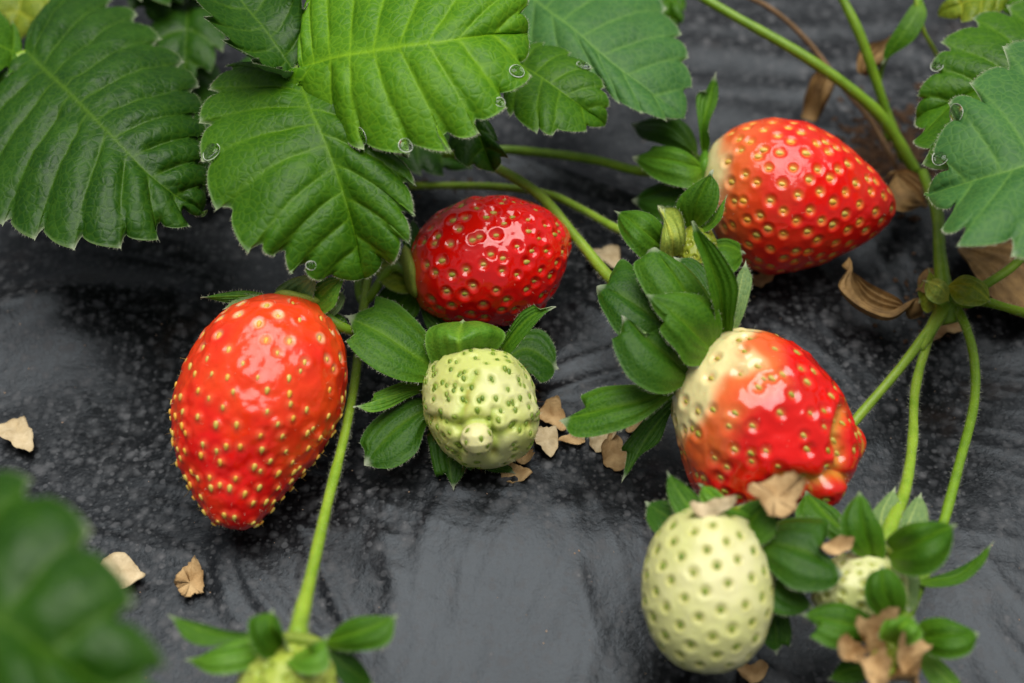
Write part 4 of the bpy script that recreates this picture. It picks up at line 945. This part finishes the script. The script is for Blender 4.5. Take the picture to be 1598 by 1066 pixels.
# ------------------------------------------------------------------ the plant's crown and bare stalks at the right
t = thing('plant_crown', at_ground(1478, 500), 'knot of a green runner at the right where the fruit stalks join, with brown sheaths', 'plant')
stem(t, [(1482, 505, .9), (1474, 470, 1.2), (1470, 430, 1.4), (1466, 390, 1.4), (1462, 330, 1.3), (1440, 270, .9)], [.30, .34, .20, .17, .16, .16], 'stem_deep', 50)
stem(t, [(1470, 470, 1.2), (1530, 470, 1.6), (1570, 480, 1.8), (1640, 500, 2.2)], [.22, .13, .12, .12], 'stem_deep', 40)
stem(t, [(1475, 475, 1.3), (1455, 510, 1.2), (1435, 545, 1.1)], [.2, .17, .12], 'stem', 40)
for k, (a, b, L_, R_, m_) in enumerate((((1470, 478, 1.5), (1455, 448, 1.7), [(1488, 462)], [(1448, 468)], 'sepal_fresh'),
    ((1500, 480, 1.5), (1520, 462, 1.6), [(1518, 478)], [(1495, 462)], 'sepal_fresh'), ((1462, 480, 1.4), (1450, 422, 1.5), [(1470, 450)], [(1444, 455)], 'leaf_yellow'))):
    blade(t, [a, ((a[0]+b[0])/2, (a[1]+b[1])/2, a[2]+.2), b], L_, R_, top=m_, name='bract', bulge=.15, nu=24)
blade(t, [(1478, 448, 1.6), (1515, 450, 2.0), (1548, 470, 1.8)], [(1495, 474), (1530, 478)], [(1505, 432), (1538, 445)], top='leaf_yellow', name='bract', bulge=.2, nu=30)
blade(t, [(1482, 470, 1.7), (1466, 452, 2.1), (1446, 438, 1.9)], [(1462, 474), (1446, 462)], [(1482, 448), (1462, 432)], top='lime', name='bract', bulge=.2, nu=30)
blade(t, [(1470, 425, 1.3), (1450, 432, 1.4), (1432, 452, 1.1)], [(1462, 448), (1446, 458)], [(1450, 418), (1434, 432)], top='dry_brown', under='dry_brown', name='sheath', nu=24, fringe=0)
blade(t, [(1468, 440, 1.3), (1450, 450, 1.3), (1436, 470, .9)], [(1468, 470), (1448, 490)], [(1448, 425), (1434, 445)], top='leaf_yellow', name='sheath', nu=24)
def stalk(label, pts, rad, m='stem_deep', hair=20, cat_='stalk', name='stalk'):
    t = thing(name, at_ground(pts[-1][0], pts[-1][1]), label, cat_, 'bare stalks at the upper right'); stem(t, pts, rad, m, hair, name='stem'); return t
stalk('thick yellow-green stalk running down from the top edge towards the right', [(1060, -25, 4.2), (1140, 22, 4.0), (1250, 85, 3.4), (1335, 145, 2.6), (1385, 195, 1.8), (1430, 270, .6)], [.13, .14, .15, .16, .17, .18])
stalk('upright green stalk from the top edge, crossing behind the thick one', [(1300, -30, 4.5), (1340, 50, 3.6), (1365, 120, 2.6), (1385, 180, 1.6), (1412, 250, .5)], [.13, .14, .14, .15, .16])
stalk('thin brown withered stalk arching behind the thick green one', [(1110, -30, 3.4), (1200, 12, 3.0), (1260, 65, 2.2), (1310, 130, 1.5), (1360, 190, .8), (1400, 262, .2)], [.07, .08, .09, .08, .08, .08], 'stem_brown', 0)
t = stalk('slender dark stalk with a small folded leaf near the top right', [(1445, -30, 4.0), (1425, 20, 3.6), (1390, 75, 2.8), (1372, 130, 2.0), (1385, 220, .4)], [.08, .08, .08, .08, .09])
blade(t, [(1440, 0, 4.0), (1415, 45, 3.6), (1378, 98, 2.8)], [(1446, 25), (1428, 62), (1395, 85)], [(1425, 5), (1400, 45), (1382, 75)], top='leaf_mid', under='leaf_under', name='leaflet', nu=30)
stalk('thin pale stalk near the right leaf', [(1425, -20, 4.2), (1440, 45, 3.4), (1465, 95, 2.4), (1475, 170, 1.0), (1450, 250, .3)], .06, 'stem', 0)

# ------------------------------------------------------------------ dried petals and leaves
def flake(x0, y0, x1, y1, h, seed_, label, m='dry', name='dried_petal', cat_='dried petal', group='dried petals on the film', parent=None, curl=.25, pts=None, onground=True, rel=1.0, rot=None):
    r = np.random.default_rng(seed_)
    cx_, cy_ = (x0+x1)/2, (y0+y1)/2; k = 40; th = np.arange(k)/k*2*PI
    if pts is not None:
        q = np.array(pts+[pts[0]], float); c_ = np.concatenate([q[i]+(q[i+1]-q[i])*np.linspace(0, 1, 8, endpoint=False)[:, None] for i in range(len(q)-1)]); out = c_; k = len(out)
        out = out+r.normal(size=out.shape)*1.2; cx_, cy_ = out.mean(0)
    else:
        rr = 1+.16*np.cos(2*th+r.random()*6)+.12*np.cos(3*th+r.random()*6)+.05*np.cos(7*th+r.random()*6)+.018*r.normal(size=k); rr = rr/rr.max()
        ang = r.random()*.8-.4; ux, uy = np.cos(th)*rr, np.sin(th)*rr
        out = np.stack([cx_+(x1-x0)/2*ux/np.abs(ux).max(), cy_+(y1-y0)/2*uy/np.abs(uy).max()], 1)
    rings = np.linspace(0, 1, 9)
    G = P(cx_, cy_, 0); hb = (gz(G[0], G[1]) if onground else 0)+h
    X = cx_+(out[:, 0]-cx_)[None]*rings[:, None]; Y = cy_+(out[:, 1]-cy_)[None]*rings[:, None]
    Q = PV(X, Y, np.full(X.shape, hb)); sz = np.abs(Q[-1]-Q[0].mean(0)).max()
    dirn = r.random()*2*PI; qc = Q[0].mean(0); dx = (Q[..., 0]-qc[0])*math.cos(dirn)+(Q[..., 1]-qc[1])*math.sin(dirn)
    z = curl*(dx/sz)**2*1.5+.20*rel*vnoise(Q, 2.2, seed_)+.05*rel*vnoise(Q, 6, seed_+1)
    z += .012*rel*r.normal(size=k)[None]*rings[:, None]**3
    Q[..., 2] += z-z.min()*(1 if onground else 0)+.02
    B = Q.copy(); B[..., 2] -= .022
    n = 9*k; V = np.vstack([Q.reshape(-1, 3), B.reshape(-1, 3)]); gf = grid_faces(9, k, closed=True)
    F = list(gf)+list(gf[:, ::-1]+n)+[[8*k+i, n+8*k+i, n+8*k+(i+1) % k, 8*k+(i+1) % k] for i in range(k)]
    o = mesh(name, V, F, M[m], parent)
    if parent is None: tag(o, label, cat_, group)
    return o
FL = [
 ((838, 632, 888, 678), 'tan curled flake against the right side of the lumpy green berry', 'dry'),
 ((834, 664, 873, 722), 'pale upright tan flake just right of the lumpy green berry, below another', 'dry_pale'),
 ((871, 676, 918, 700), 'thin boat-shaped tan flake lying between two paler flakes', 'dry'),
 ((914, 674, 961, 707), 'small pale flake under the long dark sepal', 'dry_pale'),
 ((937, 683, 984, 742), 'five-sided tan flake beside the drooping sepal tip', 'dry'),
 ((972, 654, 1006, 680), 'tan flake tucked under the sepals of the cream-shouldered berry', 'dry'),
 ((773, 724, 831, 758), 'orange-tan flake with a notched edge directly below the lumpy green berry', 'dry'),
 ((790, 700, 838, 732), 'folded tan flake half under the lumpy green berry', 'dry'),
 ((0, 653, 60, 712), 'square crumpled cream flake alone at the left edge', 'dry_pale'),
 ((150, 870, 231, 930), 'wide pale flake partly behind the blurred corner leaf', 'dry_pale'),
 ((914, 388, 976, 432), 'blurred cream flake behind the stalk, left of the young berry', 'dry_pale'),
 ((1160, 428, 1208, 456), 'tan flake under the belly of the upper right berry', 'dry'),
 ((1440, 488, 1504, 541), 'tan torn flake under the knot of stalks', 'dry'),
 ((1146, 1034, 1196, 1078), 'tan flake at the bottom edge beside the white berry', 'dry'),
]
for i, (b, lab, m_) in enumerate(FL): flake(*b, .05, 100+i, lab, m_, curl=.22)
flake(275, 873, 320, 940, .05, 140, 'arrowhead-shaped tan flake standing out alone below the large left berry', 'dry', pts=[(309, 874), (318, 900), (320, 932), (305, 930), (293, 940), (282, 930), (275, 918), (288, 892)], curl=.2)
flake(1162, 746, 1253, 810, 4.2, 141, 'large tan petal resting on the red berry above the white one', 'dry', pts=[(1180, 756), (1208, 745), (1236, 752), (1253, 772), (1243, 788), (1240, 802), (1222, 810), (1200, 806), (1184, 790), (1163, 782), (1168, 764)], onground=False, curl=.35)
flake(1070, 783, 1146, 807, 3.9, 142, 'crumpled cream petal on top of the white berry', 'dry_pale', onground=False, curl=.25)
flake(1273, 842, 1329, 872, 3.4, 143, 'small tan petal on the shoulder of the half hidden pale berry', 'dry', onground=False, curl=.25)
for i, b in enumerate(((1298, 992, 1356, 1036), (1326, 966, 1392, 1022), (1390, 1000, 1450, 1046), (1322, 1032, 1384, 1088), (1384, 1040, 1442, 1085))):
    flake(*b, 3.1-.15*i, 150+i, None, 'dry', parent=SPENT, name='petal', onground=False, curl=.55, rel=2.4)
def strip(mid, L_, R_, label, m='dry_brown'):
    t = thing('dried_leaf', at_ground(mid[1][0], mid[1][1]), label, 'dried leaf', 'withered leaves at the right')
    blade(t, mid, L_, R_, top=m, under=m, name='blade', nu=70, nv=22, relief=.16, wav=.30, dL=.5, dR=.1, th=.04, seed=5); return t
strip([(1436, 478, .6), (1390, 488, .5), (1345, 465, .6), (1322, 414, 1.1)], [(1420, 492), (1388, 503), (1345, 487), (1303, 452)], [(1420, 482), (1385, 462), (1350, 442), (1330, 425)], 'curled brown withered leaf between the upper right berry and the knot of stalks')
strip([(1500, 380, .3), (1560, 430, .4), (1640, 490, .4)], [(1515, 425), (1560, 470), (1610, 500)], [(1560, 375), (1620, 385), (1660, 430)], 'broad faded brown leaf under the right-hand green leaf')
strip([(1350, 120, 1.8), (1368, 92, 2.2), (1395, 55, 2.4)], [(1385, 105), (1398, 78)], [(1335, 108), (1345, 75)], 'withered tan leaf scrap hanging on the slender stalk')
strip([(1292, 105, 1.6), (1275, 140, 1.2), (1262, 180, .6)], [(1300, 130), (1280, 165)], [(1270, 115), (1258, 150)], 'thin brown scrap hanging below the thick green stalk')
strip([(1390, 275, .4), (1420, 300, .6), (1440, 325, .4)], [(1375, 315), (1400, 335)], [(1420, 275), (1445, 295)], 'tan scrap behind the tip of the upper right berry')
# brown crumbs of earth and dead matter around the plant base
V = []; F = []
for k in range(620):
    if k < 440: x, y = rnd.gauss(1392, 42), rnd.gauss(232, 40)
    elif k < 520: x, y = rnd.gauss(1450, 40), rnd.gauss(470, 28)
    else: x, y = rnd.uniform(330, 760), rnd.gauss(285, 25)
    p = P(x, y, 0); z = gz(p[0], p[1]); s = rnd.uniform(.03, .24 if k < 440 else .12); a = rnd.random()*PI; e = rnd.uniform(.3, 1)
    off = len(V); q = [(1, 0, 0), (0, e, 0), (-1, .1, 0), (0, -e, .1), (.1, 0, .6), (0, .1, -.4)]
    for X, Y, Z in q: V.append((p[0]+s*(X*math.cos(a)-Y*math.sin(a)), p[1]+s*(X*math.sin(a)+Y*math.cos(a)), z+s*Z+.02))
    F += [[off+i for i in f] for f in ((0, 1, 4), (1, 2, 4), (2, 3, 4), (3, 0, 4), (1, 0, 5), (2, 1, 5), (3, 2, 5), (0, 3, 5))]
tag(mesh('plant_litter', V, F, M['debris'], smooth=False), kind='stuff')
V = []; F = []
for k in range(900):
    x, y = rnd.uniform(-100, 1700), rnd.uniform(200, 1120); p = P(x, y, 0); z = gz(p[0], p[1]); s = rnd.choice((.008, .011, .014, .02, .03))*rnd.uniform(.7, 1.3)
    if rnd.random() > .45+.4*float(vnoise(np.array([[p[0], p[1], 0]]), .5, 3)[0]): continue
    a = rnd.random()*PI; off = len(V)
    for X, Y, Z in ((1, 0, 0), (0, .7, 0), (-1, .1, 0), (0, -.7, .1), (.1, 0, .6), (0, .1, -.4)): V.append((p[0]+s*(X*math.cos(a)-Y*math.sin(a)), p[1]+s*(X*math.sin(a)+Y*math.cos(a)), z+s*Z+.01))
    F += [[off+i for i in f] for f in ((0, 1, 4), (1, 2, 4), (2, 3, 4), (3, 0, 4), (1, 0, 5), (2, 1, 5), (3, 2, 5), (0, 3, 5))]
tag(mesh('sand_grains', V, F, M['grit'], smooth=False), kind='stuff')

# ------------------------------------------------------------------ drops of water on the leaf teeth
def drop(keys, x, y, r, label):
    p, n = on_blade(keys, x, y); a = unit(np.cross(n, [.2, .1, .9])); b = np.cross(n, a); ns = 28
    prof = [(0.02, 1.0), (.3, .95), (.55, .82), (.78, .6), (.93, .36), (1.0, .12), (.96, -.05), (.6, -.10), (.02, -.10)]
    V = []
    for q, z in prof:
        for k in range(ns):
            th = k/ns*2*PI; V.append(p+(a*math.cos(th)*(1+.15*math.cos(th))+b*math.sin(th)*.88)*r*q+n*r*.42*z)
    F = [list(f) for f in grid_faces(len(prof), ns, closed=True)]+[list(range(ns))[::-1], [(len(prof)-1)*ns+k for k in range(ns)]]
    if np.cross(V[1]-V[0], V[ns]-V[0])@n > 0: pass
    else: F = [f[::-1] for f in F]
    o = mesh('water_drop', V, F, M['water'])
    W = []; mr = 8; rr_ = .005+.012*r  # pale ring added round the drop in place of its rim glint
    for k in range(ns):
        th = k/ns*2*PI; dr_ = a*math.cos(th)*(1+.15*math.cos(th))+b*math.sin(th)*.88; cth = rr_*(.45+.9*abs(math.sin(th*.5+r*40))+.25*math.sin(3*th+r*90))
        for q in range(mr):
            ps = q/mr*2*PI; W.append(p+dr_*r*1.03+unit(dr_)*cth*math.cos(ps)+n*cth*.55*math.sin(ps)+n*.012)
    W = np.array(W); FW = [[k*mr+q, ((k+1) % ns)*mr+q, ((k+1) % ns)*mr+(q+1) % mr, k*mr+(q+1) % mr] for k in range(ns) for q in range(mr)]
    mesh('glint_rim', W, FW, M['glint'], o); tag(o, label, 'water drop', 'water drops on the leaf teeth')
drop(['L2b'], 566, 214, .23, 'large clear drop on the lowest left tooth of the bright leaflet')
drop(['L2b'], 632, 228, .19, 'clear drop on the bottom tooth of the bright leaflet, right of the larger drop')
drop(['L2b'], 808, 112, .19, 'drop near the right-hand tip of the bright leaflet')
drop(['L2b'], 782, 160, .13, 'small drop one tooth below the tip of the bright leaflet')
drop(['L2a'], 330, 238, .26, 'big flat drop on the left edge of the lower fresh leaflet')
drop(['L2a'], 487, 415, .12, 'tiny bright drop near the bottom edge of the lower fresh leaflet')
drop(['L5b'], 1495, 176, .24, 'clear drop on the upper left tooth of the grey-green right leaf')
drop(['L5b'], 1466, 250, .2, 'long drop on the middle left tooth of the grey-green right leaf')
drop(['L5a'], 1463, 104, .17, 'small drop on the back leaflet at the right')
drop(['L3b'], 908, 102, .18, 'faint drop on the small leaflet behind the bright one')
for o in bpy.data.objects:
    if 'o' in o.keys(): del o['o']
